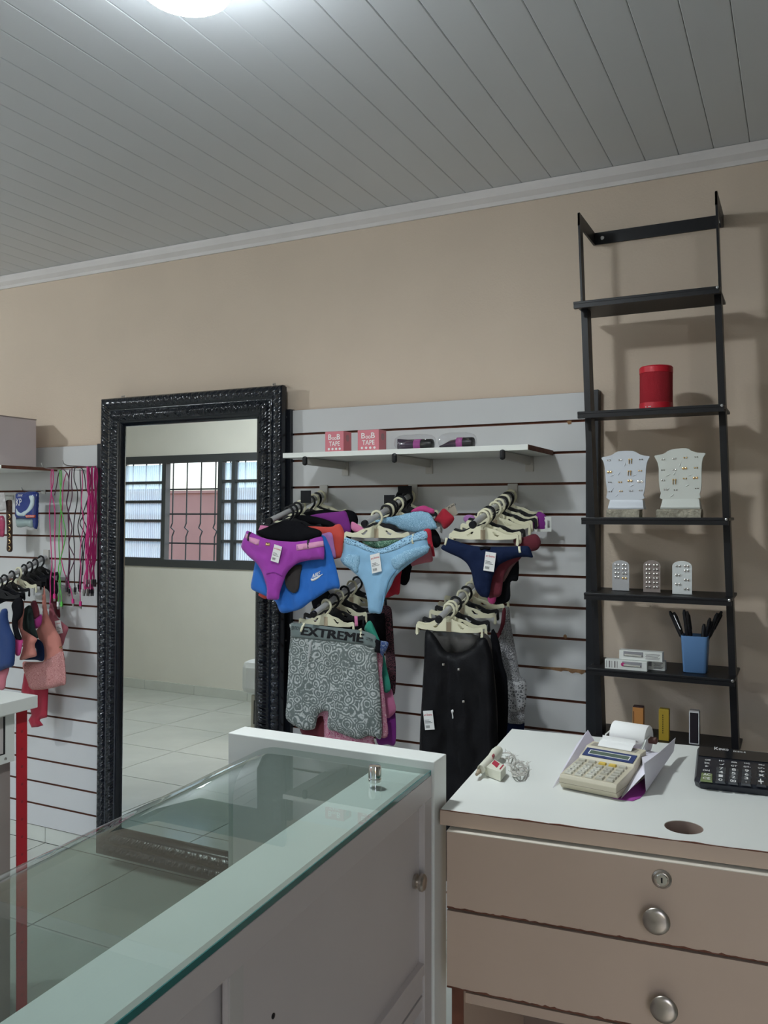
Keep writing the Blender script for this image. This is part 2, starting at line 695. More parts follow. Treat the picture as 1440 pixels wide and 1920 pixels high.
# ------------------------------------------------------------------ the room
bx('wall_back', M_WALL, XA, XB, 0, 0.12, 0, 2.75)['kind'] = 'structure'
bx('wall_left', M_WALL2, XA - 0.12, XA, FRONT - 0.12, 0.12, 0, 2.75)['kind'] = 'structure'
bx('wall_right', M_WALL2, XB, XB + 0.12, FRONT - 0.12, 0.12, 0, 2.75)['kind'] = 'structure'
WX0, WX1, WZ0, WZ1 = -5.60, -3.55, 1.12, 2.045
wf = MB()
wf.box(XA, WX0, FRONT - 0.12, FRONT, 0, 2.75)
DX0, DX1, DZ1 = -3.15, -1.85, 2.15
wf.box(WX1, DX0, FRONT - 0.12, FRONT, 0, 2.75)
EX0, EX1 = 0.30, 1.08
wf.box(DX1, EX0, FRONT - 0.12, FRONT, 0, 2.75)
wf.box(EX1, XB, FRONT - 0.12, FRONT, 0, 2.75)
wf.box(EX0, EX1, FRONT - 0.12, FRONT, DZ1, 2.75)
wf.box(DX0, DX1, FRONT - 0.12, FRONT, DZ1, 2.75)
wf.box(WX0, WX1, FRONT - 0.12, FRONT, 0, WZ0)
wf.box(WX0, WX1, FRONT - 0.12, FRONT, WZ1, 2.75)
wf.build('wall_front', M_WALL2)['kind'] = 'structure'

fl = bx('floor', M_GROUT, XA, XB, FRONT - 0.1, 0.1, -0.06, -0.004)
fl['kind'] = 'structure'
TS = 0.555
tm = None
gx0, gy0 = -3.022, -0.012
i0, i1 = int((XA - gx0) / TS) - 1, int((XB - gx0) / TS) + 1
for i in range(i0, i1):
    for j in range(6):
        x0, x1 = max(gx0 + i * TS, XA), min(gx0 + (i + 1) * TS, XB)
        y1, y0 = gy0 - j * TS, max(gy0 - (j + 1) * TS, FRONT)
        if x1 - x0 < 0.02 or y1 - y0 < 0.02:
            continue
        full = abs(x1 - x0 - TS) < 1e-6 and abs(y1 - y0 - TS) < 1e-6
        if full and tm is not None:
            o = bpy.data.objects.new('tile', tm)
            COL.objects.link(o)
            o.parent = fl
            o.location = Vector((x0, y0, 0)) - Vector(fl.location)
            continue
        a, b = x1 - x0 - 0.003, y1 - y0 - 0.003
        q = MB().box(0.003, a, 0.003, b, -0.006, 0)
        me = bpy.data.meshes.new('tile')
        me.from_pydata(q.v, [], q.f)
        me.materials.append(M_TILE)
        o = bpy.data.objects.new('tile', me)
        COL.objects.link(o)
        o.parent = fl
        o.location = Vector((x0, y0, 0)) - Vector(fl.location)
        if full:
            tm = me
# skirting of cut tiles
for nm, yw, sg, h in (('baseboard_back', 0.0, -1, 0.068), ('baseboard_front', FRONT, 1, 0.08)):
    ys_ = sorted((yw, yw + sg * 0.009))
    spans = [(XA, XB)] if sg < 0 else [(XA, DX0), (DX1, EX0), (EX1, XB)]
    q = MB()
    for u0, u1 in spans:
        q.box(u0, u1, ys_[0], ys_[1], 0.0, h - 0.002)
    bb = q.build(nm, M_GROUT)
    bb['kind'] = 'structure'
    yt_ = sorted((yw, yw + sg * 0.012))
    for i in range(i0, i1):
        for u0, u1 in spans:
            x0, x1 = max(gx0 + i * TS, u0), min(gx0 + (i + 1) * TS, u1)
            if x1 - x0 > 0.03:
                bx('tile', M_TILE, x0 + 0.0015, x1 - 0.0015, yt_[0], yt_[1], 0.001, h, bb)

ce = bx('ceiling', M_PVC_DARK, XA, XB, FRONT - 0.1, 0.1, CEIL + 0.0105, CEIL + 0.05)
ce['kind'] = 'structure'
PB = 0.09815
cx0 = -3.2757
bm_ = MB()
a, b_ = 0.0007, PB - 0.0007
prof = [(a, 0.0105), (a, 0.0010), (a + 0.0015, 0.0), (b_ - 0.0022, 0.0), (b_, 0.0014), (b_, 0.0105)]
vs = [(x, FRONT, z) for x, z in prof] + [(x, -0.026, z) for x, z in prof]
k = len(prof)
fs = [(i, (i + 1) % k, k + (i + 1) % k, k + i) for i in range(k)] + [tuple(range(k - 1, -1, -1)), tuple(range(k, 2 * k))]
cm = bpy.data.meshes.new('ceiling_board')
cm.from_pydata(vs, [], [tuple(reversed(f)) for f in fs])
cm.materials.append(M_PVC)
n0 = int((XA - cx0) / PB) + 1
n1 = int((XB - cx0) / PB)
for i in range(n0, n1):
    o = bpy.data.objects.new('ceiling_board', cm)
    COL.objects.link(o)
    o.parent = ce
    o.location = Vector((cx0 + i * PB, 0, CEIL)) - Vector(ce.location)
# moulding
mo = MB()
pr = [(0.0, CEIL - 0.052), (-0.008, CEIL - 0.052), (-0.012, CEIL - 0.040), (-0.026, CEIL - 0.026), (-0.032, CEIL - 0.010), (-0.034, CEIL - 0.001), (0.0, CEIL - 0.001)]
vs = [(XA, y, z) for y, z in pr] + [(XB, y, z) for y, z in pr]
k = len(pr)
fs = [(i, (i + 1) % k, k + (i + 1) % k, k + i) for i in range(k)] + [tuple(range(k - 1, -1, -1)), tuple(range(k, 2 * k))]
mo.add(vs, [tuple(reversed(f)) for f in fs]).build('trim_1', M_MOULD)['kind'] = 'structure'

# window of the street wall (seen in the mirror): two ribbed-pane casements, an open middle and an iron grille
wn = thing('window_1', loc=(WX0, FRONT, WZ0), kind='structure')
y0, y1 = FRONT - 0.05, FRONT + 0.012
fr = MB()
fr.box(WX0, WX1, y0, y1, WZ0 - 0.03, WZ0 + 0.035)
fr.box(WX0, WX1, y0, y1, WZ1 - 0.035, WZ1 + 0.03)
for xx in (WX0 + 0.02, -5.07, -4.455, WX1 - 0.02):
    fr.box(xx - 0.022, xx + 0.022, y0, y1, WZ0 + 0.035, WZ1 - 0.035)
fr.build('window_frame', M_IRON, wn)
zs = np.linspace(WZ0 + 0.035, WZ1 - 0.035, 6)


def casement(xa, xb):
    for q in range(5):
        z0, z1 = zs[q], zs[q + 1]
        bar = MB().box(xa, xb, y0 + 0.01, y1 - 0.005, z0 - 0.011, z0 + 0.011)
        bar.build('glazing_bar', M_IRON, wn)
        MB().box(xa + 0.004, xb - 0.004, FRONT - 0.025, FRONT - 0.021, z0 + 0.012, z1 - 0.012).build('pane', M_PANE, wn)


casement(-5.555, -5.095)
casement(-4.43, -4.335)
casement(-4.30, -3.59)
MB().box(-4.335, -4.30, y0, y1, WZ0 + 0.035, WZ1 - 0.035).build('window_mullion', M_IRON, wn)
gy = FRONT - 0.09
gr = MB()
for z in (1.30, 1.56, 1.78):
    gr.tube([(WX0, gy, z), (WX1, gy, z)], 0.008, 6)
gr.build('grille_rail', M_IRON, wn)
for q in range(13):
    x = WX0 + 0.08 + q * 0.157
    pts = [(x, gy, WZ0), (x, gy, 1.36), (x + 0.022, gy, 1.41), (x - 0.018, gy, 1.44), (x, gy, 1.48), (x, gy, 1.56), (x, gy, WZ1)]
    MB().tube(pts, 0.0065, 6).build('grille_bar', M_IRON, wn)
# open street doorway beside the window
for dnm, DX0_, DX1_ in (('door_1', DX0, DX1), ('door_2', EX0, EX1)):
    dn = thing(dnm, loc=(DX0_, FRONT, 0), kind='structure')
    q = MB()
    q.box(DX0_, DX0_ + 0.045, FRONT - 0.125, FRONT + 0.008, 0, DZ1)
    q.box(DX1_ - 0.045, DX1_, FRONT - 0.125, FRONT + 0.008, 0, DZ1)
    q.box(DX0_, DX1_, FRONT - 0.125, FRONT + 0.008, DZ1 - 0.045, DZ1)
    q.build('door_frame', M_IRON, dn)
# neighbour's wall across the yard and the yard itself
ow = bx('wall_outside', M_TERRA, -14, -4.6, -7.3, -7.0, -0.2, 1.96)
ow['kind'] = 'structure'
bx('wall_coping', M_TERRA, -14, -4.6, -7.33, -6.97, 1.96, 2.0, ow)
bx('ground_outside', mat('yard_asphalt', (0.13, 0.125, 0.12), 0.9, var=0.1), -14, 8, -14.0, FRONT - 0.12, -0.2, -0.1)['kind'] = 'structure'

# ceiling lamps: bare bulbs just beyond the top of the picture and farther down the shop
def bulb_lamp(label, pos, power, flat, R_, glow):
    lp = thing('ceiling_lamp', label, 'lamp', (pos[0], pos[1], CEIL))
    lx, ly, lz = pos
    T = Matrix.Translation((lx, ly, 0))
    MB().lathe([(0.045, CEIL - 0.008), (0.045, CEIL - 0.001)], 24, T).build('ceiling_rose', M_WHITE, lp, True)
    MB().lathe([(0.019, CEIL - 0.042), (0.022, CEIL - 0.03), (0.022, CEIL - 0.008)], 20, T).build('socket', M_WHITE, lp, True)
    # the lower part of the bulb is the lit dome, the upper part its body, given an added glow to brighten the ceiling
    dome = [(R_ * math.sin(t), lz - R_ * flat * math.cos(t)) for t in np.linspace(0.03, math.pi / 2, 12)]
    bodyp = [(R_ - 0.0005, lz), (R_, lz + 0.003), (R_ * 0.80, lz + 0.012), (R_ * 0.48, lz + 0.030), (0.018, lz + 0.055), (0.016, CEIL - 0.041)]
    mb_ = mat('bulb_light_%d' % power, (1, 1, 1), 0.4, emit=((0.90, 0.97, 1.0), power / (math.pi * 4 * math.pi * R_ ** 2)))
    MB().lathe(dome, 28, T).build('bulb_dome', mb_, lp, True, angle=1.5)
    mg_ = mat('bulb_glow_%d' % power, (1, 1, 1), 0.4, emit=((0.85, 0.94, 1.0), glow * power / (math.pi * 4 * math.pi * R_ ** 2)))
    MB().lathe(bodyp, 28, T).build('bulb_body', mg_, lp, True, angle=1.5)


bulb_lamp('white bulb lamp on the ceiling boards above the showcase', LAMP_POS, LAMP_POWER, 0.16, 0.082, 0.26)
bulb_lamp('white bulb lamp on the ceiling boards before the street window', LAMP2_POS, LAMP2_POWER, 0.9, 0.056, 0.15)

# ------------------------------------------------------------------ slatwall panels
def slatwall(label, x0, x1, ztop, zbot, z1, battens):
    root = thing('slatwall_panel', label, 'wall panel', ((x0 + x1) / 2, 0, zbot))
    bx('backing_board', M_MDF, x0, x1, -0.0085, -0.0005, zbot, ztop, root)
    k = 0
    zs = []
    z = z1
    while z > zbot:
        zs.append(z)
        z -= 0.1
    tops = [ztop] + [z - 0.0042 for z in zs]
    bots = [z + 0.0042 for z in zs] + [zbot]
    me = None
    out = []
    for t, b in zip(tops, bots):
        if t - b < 0.01:
            continue
        q = MB()
        q.box(x0, x1, -0.018, -0.0172, b, t)
        q.build('slat', M_SLAT, root, bevel=0.0)
        out.append((b, t))
        MB().box(x0, x1, -0.0172, -0.0088, b - 0.0006, t + 0.0006).build('slat_core', M_MDF, root)
    for a, b in battens:
        bt = MB().box(a, b, -0.034, -0.0005, zbot, ztop + 0.004).build('side_batten', M_BATTEN, root, bevel=0.0015)
        zz = ztop - 0.025
        while zz > zbot:
            MB().lathe([(0.0035, 0), (0.0035, 0.001), (0.001, 0.0018)], 10, Matrix.Translation(((a + b) / 2, -0.034, zz)) @ Matrix.Rotation(math.pi / 2, 4, 'X')).build('screw', M_STEEL, bt)
            zz -= 0.42
    return root


pl = slatwall('white slatwall panel hung with bras and cables, beyond the mirror', -4.3, -2.69, 1.762, 0.068, 1.669, [(-2.69, -2.637)])
pr_ = slatwall('white slatwall panel carrying the white shelf and hanging underwear', -1.716, -0.612, 1.857, 0.068, 1.767, [(-1.757, -1.716), (-0.612, -0.572)])
# knocked edges of the board
def chip(pts, crop, root):
    ox, oy, sc = crop
    P = [at(ox + a / sc, oy + b / sc, -0.0183) for a, b in pts]
    MB().plate([(p.x, p.z) for p in P], [], 0.0006, Matrix.Translation((0, -0.0186, 0))).build('chipped_edge', M_CHIP, root)


c6r = (1000, 1180, 8.727)
chip([(60, 622), (190, 615), (520, 630), (850, 668), (850, 690), (820, 725), (790, 738), (740, 712), (690, 705), (640, 722), (600, 705), (560, 672), (500, 672), (455, 692), (400, 680), (330, 668), (260, 650), (180, 645)], c6r, pr_)
chip([(490, 120), (495, 95), (520, 80), (545, 100), (550, 140), (520, 155)], c6r, pr_)
chip([(430, 490), (445, 470), (490, 470), (490, 515), (450, 520)], (1000, 720, 6.857), pr_)

# ------------------------------------------------------------------ standing mirror
ML = math.radians(-0.9)
MX, MZ0, MZ1 = -2.1795, 0.055, 1.948
mh = MZ1 - MZ0
mr = thing('standing_mirror', 'tall mirror in a carved black frame leaning on the wall between the slatwall panels', 'mirror',
           (MX, -0.030 - 0.0157 * mh - 0.018, MZ0), (ML, 0, 0))
hw, W = 0.4505, 0.118
prof = [(0.0, 0.0, 0), (0.0, 0.020, 0), (0.004, 0.026, 0), (0.010, 0.030, 1), (0.018, 0.033, 1), (0.026, 0.034, 1), (0.034, 0.031, 1), (0.041, 0.026, 0), (0.048, 0.021, 0), (0.055, 0.022, 0),
        (0.060, 0.028, 2), (0.067, 0.035, 2), (0.074, 0.039, 2), (0.081, 0.038, 2), (0.088, 0.034, 2), (0.094, 0.028, 0), (0.098, 0.026, 0), (0.103, 0.026, 0), (0.106, 0.019, 0), (W, 0.013, 0), (W, 0.004, 0)]


def relief(kind, s, w):
    if kind == 0:
        return 0.0
    if kind == 1:
        u = (w - 0.022) / 0.014
        a = math.sin(s * 2 * math.pi / 0.030 + 1.6 * u) * math.cos(u * 1.5)
        b = math.sin(s * 2 * math.pi / 0.0113 - 2.2 * u)
        return 0.0030 * a + 0.0014 * b + 0.0014 * noise.noise(Vector((s * 90, w * 110, 1.3)))
    ph = (s / 0.056) % 1.0
    u = (w - 0.074) / 0.018
    leaf = (abs(math.sin(math.pi * (s / 0.0140 + u * 0.5))) ** 0.6 - 0.6) * 0.0075
    arc = 0.0085 * math.exp(-((ph - 0.35 - 0.22 * u * u) / 0.06) ** 2)
    return leaf * (0.35 + 0.65 * (abs(ph - 0.35) > 0.13)) + arc


def rail(p0, p1, inward):
    """p0->p1 outer edge in local xz; inward unit normal"""
    p0, p1, n = np.array(p0), np.array(p1), np.array(inward)
    L = np.linalg.norm(p1 - p0)
    d = (p1 - p0) / L
    ns = int(L / 0.0030)
    vs, fs = [], []
    for i in range(ns + 1):
        for (w_, h, kd) in prof:
            s = w_ + (L - 2 * w_) * i / ns
            q = p0 + d * s + n * w_
            edge = min(1.0, min(s - w_, L - w_ - s) / 0.012 + 0.15)
            hh = h + relief(kd, s, w_) * edge
            vs.append((q[0], -hh, q[1]))
    m = len(prof)
    for i in range(ns):
        for j in range(m - 1):
            fs.append((i * m + j, i * m + j + 1, (i + 1) * m + j + 1, (i + 1) * m + j))
    return vs, fs


CR = [(-hw, 0), (hw, 0), (hw, mh), (-hw, mh)]
for (i, j, n, nm) in ((3, 2, (0, -1), 'frame_rail'), (1, 0, (0, 1), 'frame_rail'), (0, 3, (1, 0), 'frame_stile'), (2, 1, (-1, 0), 'frame_stile')):
    v_, f_ = rail(CR[i], CR[j], n)
    mb = MB().add(v_, f_)
    mb.build(nm, M_FRAME, mr, smooth=True, local=True, angle=1.2)
MB().box(-hw + 0.003, hw - 0.003, 0.0, 0.012, 0.003, mh - 0.003).build('back_panel', M_BATTEN, mr, local=True)
MB().box(-hw + W - 0.006, hw - W + 0.006, -0.006, -0.0015, W - 0.006, mh - W + 0.006).build('mirror_glass', M_MIRROR, mr, local=True)
for px, py in ((231, 745), (514, 724)):
    p = at(px, py, -0.035)
    q = MB()
    q.tube([(p.x, -0.026, MZ1 - 0.012), (p.x, -0.026, MZ1 + 0.008), (p.x - 0.004, -0.028, MZ1 + 0.014), (p.x + 0.004, -0.034, MZ1 + 0.013), (p.x + 0.004, -0.046, MZ1 + 0.008)], 0.0035, 8)
    h = q.build('hanging_hook', M_STEEL, mr, True)

# ------------------------------------------------------------------ glass showcase counter
SZ = 1.1
sc_ = thing('glass_showcase', 'white display counter with a curved glass front and sliding doors', 'display counter', (-0.68, -2.05, 0))
SX0, SX1, SY0, SY1 = -0.873, -0.493, -2.66, -1.497
for yy in ((-1.545, SY1), (SY0 - 0.048, SY0)):
    MB().box(SX0, SX1, yy[0], yy[1], 0.0, SZ).build('end_panel', M_WHITE, sc_, bevel=0.0015)
ya, yb = SY0, -1.5455
# top rail, stiles, lower rails on the keeper's side
MB().box(-0.515, -0.497, ya, yb, 1.047, 1.0805).build('top_rail', M_WHITE_DULL, sc_, bevel=0.001)
MB().box(-0.515, -0.497, yb - 0.030, yb, 0.06, 1.047).build('stile', M_WHITE_DULL, sc_, bevel=0.001)
MB().box(-0.515, -0.497, ya, ya + 0.030, 0.06, 1.047).build('stile', M_WHITE_DULL, sc_, bevel=0.001)
lr = MB()
lr.box(-0.530, -0.497, ya + 0.03, yb - 0.03, 0.795, 0.812)
lr.box(-0.530, -0.500, ya + 0.03, yb - 0.03, 0.768, 0.793)
lr.build('lower_rail', M_WHITE_DULL, sc_, bevel=0.001)
MB().box(-0.860, -0.500, ya, yb, 0.745, 0.764).build('deck', M_WHITE_DULL, sc_)
MB().box(-0.515, -0.502, ya + 0.03, yb - 0.03, 0.10, 0.70).build('lower_panel', M_WHITE_DULL, sc_, bevel=0.001)
MB().box(-0.868, -0.500, ya, yb, 0.02, 0.09).build('plinth', M_WHITE_DULL, sc_)
MB().box(-0.866, -0.858, ya, yb, 0.09, 0.72).build('front_panel', M_WHITE_DULL, sc_)
MB().box(-0.590, -0.4985, ya, yb, 1.064, 1.0800).build('ledge', mat('ledge_white', (0.93, 0.945, 0.93), 0.4, var=0.03), sc_, bevel=0.001)
d1 = MB().box(-0.513, -0.506, -2.069, -1.572, 0.806, 1.048).build('sliding_door', M_WHITE_DULL, sc_, bevel=0.0008)
d2 = MB().box(-0.527, -0.520, -2.56, -2.030, 0.806, 1.048).build('sliding_door', M_WHITE_DULL, sc_, bevel=0.0008)
MB().box(-0.5058, -0.5035, -2.069, -2.046, 0.808, 1.046).build('edge_strip', M_GREYPL, d1)
p = atx(778, 1652, -0.503)
RX = Matrix.Rotation(math.pi / 2, 4, 'Y')
MB().lathe([(0.010, -0.003), (0.0105, 0.004), (0.008, 0.006), (0.009, 0.008), (0.0125, 0.010), (0.0125, 0.014), (0.010, 0.0165), (0.004, 0.0175)], 24, Matrix.Translation((-0.506, p.y, p.z)) @ RX).build('knob', M_NICKEL, d1, True)
p = atx(481, 1895, -0.505)
MB().lathe([(0.003, 0), (0.003, 0.0012), (0.001, 0.0016)], 10, Matrix.Translation((-0.5062, p.y, p.z)) @ RX).build('screw_hole', M_BLACKPL, d1)
# the bent glass: flat top, rounded front edge, upright front
gp = []
zt, rg, xc = 1.0880, 0.100, -0.768
gp.append((-0.4985, zt))
for i in range(1, 10):
    gp.append((-0.4985 + (xc + 0.4985) * i / 10, zt))
for i in range(0, 17):
    a = math.pi / 2 + math.pi / 2 * i / 16
    gp.append((xc + rg * math.cos(a), zt - rg + rg * math.sin(a)))
for i in range(1, 8):
    gp.append((xc - rg, zt - rg - (zt - rg - 0.745) * i / 7))
TH = 0.0065
g = MB()
vs = []
n = len(gp)
nrm = []
for i in range(n):
    a, b = np.array(gp[max(i - 1, 0)]), np.array(gp[min(i + 1, n - 1)])
    d = (b - a) / np.linalg.norm(b - a)
    nrm.append((-d[1], d[0]))
inner = [(gp[i][0] + nrm[i][0] * TH, gp[i][1] + nrm[i][1] * TH) for i in range(n)]
if inner[0][1] > zt:
    inner = [(gp[i][0] - nrm[i][0] * TH, gp[i][1] - nrm[i][1] * TH) for i in range(n)]
for yy in (ya + 0.001, yb - 0.001):
    vs += [(x, yy, z) for x, z in gp] + [(x, yy, z) for x, z in inner]
fs = []
for i in range(n - 1):
    fs.append((i, i + 1, 2 * n + i + 1, 2 * n + i))
    fs.append((n + i + 1, n + i, 3 * n + i, 3 * n + i + 1))
fs.append((0, 2 * n, 3 * n, n))
fs.append((n - 1, 2 * n - 1, 4 * n - 1, 3 * n - 1))
for o_ in (0, 2 * n):
    for i in range(n - 1):
        fs.append((o_ + i, o_ + n + i, o_ + n + i + 1, o_ + i + 1))
me = bpy.data.meshes.new('bent_glass')
me.from_pydata(vs, [], fs)
me.materials.append(M_GLASS)
bmx = bmesh.new()
bmx.from_mesh(me)
bmesh.ops.recalc_face_normals(bmx, faces=bmx.faces)
bmx.to_mesh(me)
bmx.free()
me.shade_smooth()
me.set_sharp_from_angle(angle=0.7)
link_mesh('bent_glass', me, sc_)
MB().box(-0.4986, -0.4972, ya, yb - 0.002, zt - TH - 0.0005, zt - 0.0002).build('polished_edge', M_GLASS_EDGE, sc_)

# the body of the counter runs slightly askew to its end panel
for ch in list(sc_.children):
    for oo in [ch] + list(ch.children):
        for v in oo.data.vertices:
            yw = v.co.y + sc_.location.y
            if yw < -1.5455:
                v.co.x += (-1.5455 - yw) * 0.048

# chrome cap lying on the glass
p = atz(703, 1466, zt)
MB().lathe([(0.0085, 0.0003), (0.0095, 0.001), (0.0095, 0.005), (0.0088, 0.006), (0.0095, 0.007), (0.0095, 0.021), (0.0085, 0.0235), (0.004, 0.0245)], 28,
           Matrix.Translation((p.x, p.y, zt))).build('chrome_cap', M_CHROME, None, True)
tag(bpy.data.objects['chrome_cap'], 'small chrome cylinder standing on the showcase glass near its white end panel', 'metal cap')

# ------------------------------------------------------------------ cashier desk with drawers
DA = math.radians(5.5)
dk = thing('cashier_desk', 'taupe drawer desk with a white top and a round cable hole', 'desk', (-0.484, -1.542, 0), (0, 0, DA))
DM = WM[dk.name]


def dloc(px, py, z=1.03):
    return DM.inverted() @ atz(px, py, z)


DW, DD, DT = 1.25, 0.50, 1.03
hc = dloc(1282, 1551)
hole = [(hc.x + 0.0264 * math.cos(t), hc.y + 0.0264 * math.sin(t)) for t in np.linspace(0, 2 * math.pi, 28, endpoint=False)]
top = MB().plate([(0, 0), (DW, 0), (DW, DD), (0, DD)], [hole], 0.0226, Matrix.Translation((0, 0, DT)) @ Matrix.Rotation(-math.pi / 2, 4, 'X'))
# plate lies in xz; the matrix lays it flat with its thickness downwards
o = top.build('desk_top', M_WHITE, dk, local=True)
bmx = bmesh.new()
bmx.from_mesh(o.data)
bmesh.ops.recalc_face_normals(bmx, faces=bmx.faces)
bmx.to_mesh(o.data)
bmx.free()
MB().box(-0.0006, DW, -0.0010, -0.0001, DT - 0.0228, DT - 0.0012).build('front_edging', M_DESK, dk, local=True)
MB().box(-0.0010, -0.0001, 0.0, DD, DT - 0.0228, DT - 0.0012).build('side_edging', M_DESK, dk, local=True)
rr = random.Random(3)


def jagged(x0, x1, z_line, up, down, y0, y1, step=0.006):
    """one ragged strip along x: straight on the far side of z_line, worn on the other"""
    xs = []
    x = x0
    while x < x1:
        xs.append(x)
        x += rr.uniform(step * 0.5, step * 1.5)
    xs.append(x1)
    n_ = len(xs)
    h = [z_line + rr.uniform(up[0], up[1]) * (1 if rr.random() < 0.8 else 1.8) for _ in xs]
    l = [z_line - rr.uniform(down[0], down[1]) for _ in xs]
    vs = [(x, y0, a) for x, a in zip(xs, l)] + [(x, y0, a) for x, a in zip(xs, h)] + [(x, y1, a) for x, a in zip(xs, l)] + [(x, y1, a) for x, a in zip(xs, h)]
    fs = []
    for i in range(n_ - 1):
        fs += [(i, i + 1, n_ + i + 1, n_ + i), (n_ + i, n_ + i + 1, 3 * n_ + i + 1, 3 * n_ + i), (i + 1, i, 2 * n_ + i, 2 * n_ + i + 1)]
    return MB().add(vs, fs)


jagged(0.0, 0.78, DT - 0.0008, (0.0003, 0.0010), (0.0002, 0.0009), -0.0013, 0.0004, 0.02).build('worn_edge', M_MDF, dk, local=True)
MB().lathe([(0.0262, -0.0222), (0.0262, -0.0006), (0.0255, -0.0006), (0.0255, -0.0222)], 32, Matrix.Translation((hc.x, hc.y, DT)), caps=False).build('hole_wall', M_DESK_DARK, dk, True, local=True)
sd = MB().box(0.012, 0.030, 0.020, DD - 0.01, 0.0, DT - 0.0232).build('side_panel', M_DESK, dk, local=True)
MB().box(0.0119, 0.0302, 0.0185, 0.0200, 0.0, DT - 0.0232).build('raw_edge', M_MDF, sd, local=True)
MB().box(DW - 0.03, DW - 0.012, 0.020, DD - 0.01, 0.0, DT - 0.0232).build('side_panel', M_DESK, dk, local=True)
MB().box(0.030, DW - 0.03, DD - 0.03, DD - 0.012, 0.0, DT - 0.0232).build('back_panel', M_DESK_DARK, dk, local=True)
MB().box(0.030, DW - 0.03, 0.030, DD - 0.03, 0.730, 0.745).build('drawer_floor', M_DESK, dk, local=True)
MB().box(0.030, DW - 0.03, 0.050, 0.060, 0.96, DT - 0.024).build('inner_rail', M_DESK, dk, local=True)


DF = -0.0110     # the drawer fronts stand proud of the desk top


def drawer(z0, z1):
    d = MB().box(0.0125, DW - 0.012, DF, DF + 0.0300, z0, z1).build('drawer', M_DESK, dk, local=True, bevel=0.0005)
    MB().box(0.06, DW - 0.06, DF + 0.0302, 0.40, z0 + 0.02, z1 - 0.03).build('drawer_box', M_DESK_DARK, d, local=True)
    jagged(0.013, 0.80, z0, (0.0002, 0.0016), (0.0008, 0.0013), DF - 0.0004, DF + 0.017).build('chipped_edge', M_MDF, d, local=True)
    return d


dr1 = drawer(0.8905, 1.0022)
dr2 = drawer(0.7730, 0.8857)
MB().box(0.0125, DW - 0.012, DF + 0.0001, DF + 0.0299, 1.0020, 1.0030).build('lit_top_edge', mat('lit_edge_pale', (0.80, 0.74, 0.64), 0.5), dr1, local=True)  # lamplight on the drawer's top edge, put into a paler strip
RY = Matrix.Rotation(math.pi / 2, 4, 'X')


def onfront(px, py):
    nn = Vector((math.sin(DA), -math.cos(DA), 0))
    P0 = DM @ Vector((0, DF, 0))
    C = Vector((0, CAM_Y, EYE))
    d = ray(px, py)
    return DM.inverted() @ (C + d * ((P0 - C).dot(nn) / d.dot(nn)))


q = onfront(1241, 1648)
lk = MB().lathe([(0.0128, -0.001), (0.0128, 0.0012), (0.0105, 0.0030), (0.0098, 0.0022)], 28, Matrix.Translation((q.x, DF - 0.0003, q.z)) @ RY).build('lock', M_NICKEL, dr1, True, local=True)
MB().lathe([(0.0085, 0.0), (0.0085, 0.0035), (0.0072, 0.0048)], 24, Matrix.Translation((q.x, DF - 0.0003, q.z)) @ RY).build('lock_cylinder', M_SILVER, lk, True, local=True)
MB().box(q.x - 0.0011, q.x + 0.0011, DF - 0.0056, DF - 0.0047, q.z - 0.0035, q.z + 0.0035).build('keyhole', M_BLACKPL, lk, local=True)
for (px, py), d in (((1232, 1716), dr1), ((1246, 1879), dr2)):
    q = onfront(px, py)
    MB().lathe([(0.008, -0.001), (0.007, 0.008), (0.010, 0.012), (0.0168, 0.0165), (0.0180, 0.0185), (0.0172, 0.0205), (0.012, 0.0222), (0.002, 0.0230)], 36, Matrix.Translation((q.x, DF - 0.0003, q.z)) @ RY).build('knob', M_NICKEL, d, True, local=True, angle=0.9)

# ------------------------------------------------------------------ white counter with the red steel frame
LC = thing('white_counter', 'white-topped counter with a red slotted steel leg, below the bras', 'counter', (-2.2, -1.6, 0))
MB().box(-2.43, -1.963, -2.2, -0.984, 0.914, 0.950).build('counter_top', M_WHITE, LC, bevel=0.002)
cab = MB().box(-2.40, -1.990, -2.05, -1.045, 0.775, 0.912).build('case', M_WHITE_DULL, LC, bevel=0.002)
tr_ = MB()
tr_.box(-1.990, -1.986, -2.05, -1.045, 0.775, 0.800)
tr_.box(-1.990, -1.986, -2.05, -1.045, 0.906, 0.912)
tr_.box(-1.990, -1.986, -1.075, -1.045, 0.800, 0.906)
tr_.build('case_frame', M_WHITE, cab)
tr2 = MB()
tr2.box(-1.990, -1.9875, -2.05, -1.079, 0.8005, 0.803)
tr2.box(-1.990, -1.9875, -1.079, -1.0755, 0.8005, 0.9055)
tr2.build('seal', M_BLACKPL, cab)
MB().lathe([(0.004, 0), (0.004, 0.001), (0.001, 0.002)], 10, Matrix.Translation((-1.9858, -1.075, 0.788)) @ RX).build('screw', M_STEEL, cab)
MB().box(-2.40, -2.004, -2.05, -1.045, 0.05, 0.773).build('lower_panel', mat('panel_greybrown', (0.34, 0.29, 0.27), 0.5, var=0.08), LC)
for (px_, py_) in ((-1.992, -0.999), (-1.992, -2.14), (-2.36, -0.999)):
    q = MB()
    q.box(px_, px_ + 0.003, py_ - 0.036, py_, 0.0, 0.914)
    q.box(px_ - 0.036, px_, py_ - 0.003, py_, 0.0, 0.914)
    lg = q.build('steel_leg', M_RED, LC)
    h = MB()
    zz = 0.05
    while zz < 0.9:
        h.lathe([(0.0042, 0), (0.0042, 0.0006)], 8, Matrix.Translation((px_ + 0.003, py_ - 0.018, zz)) @ RX)
        h.lathe([(0.0042, 0), (0.0042, 0.0006)], 8, Matrix.Translation((px_ - 0.018, py_ - 0.003, zz)) @ RY)
        zz += 0.05
    h.build('slot_holes', mat('slot_dark_red', (0.33, 0.02, 0.03), 0.6), lg)

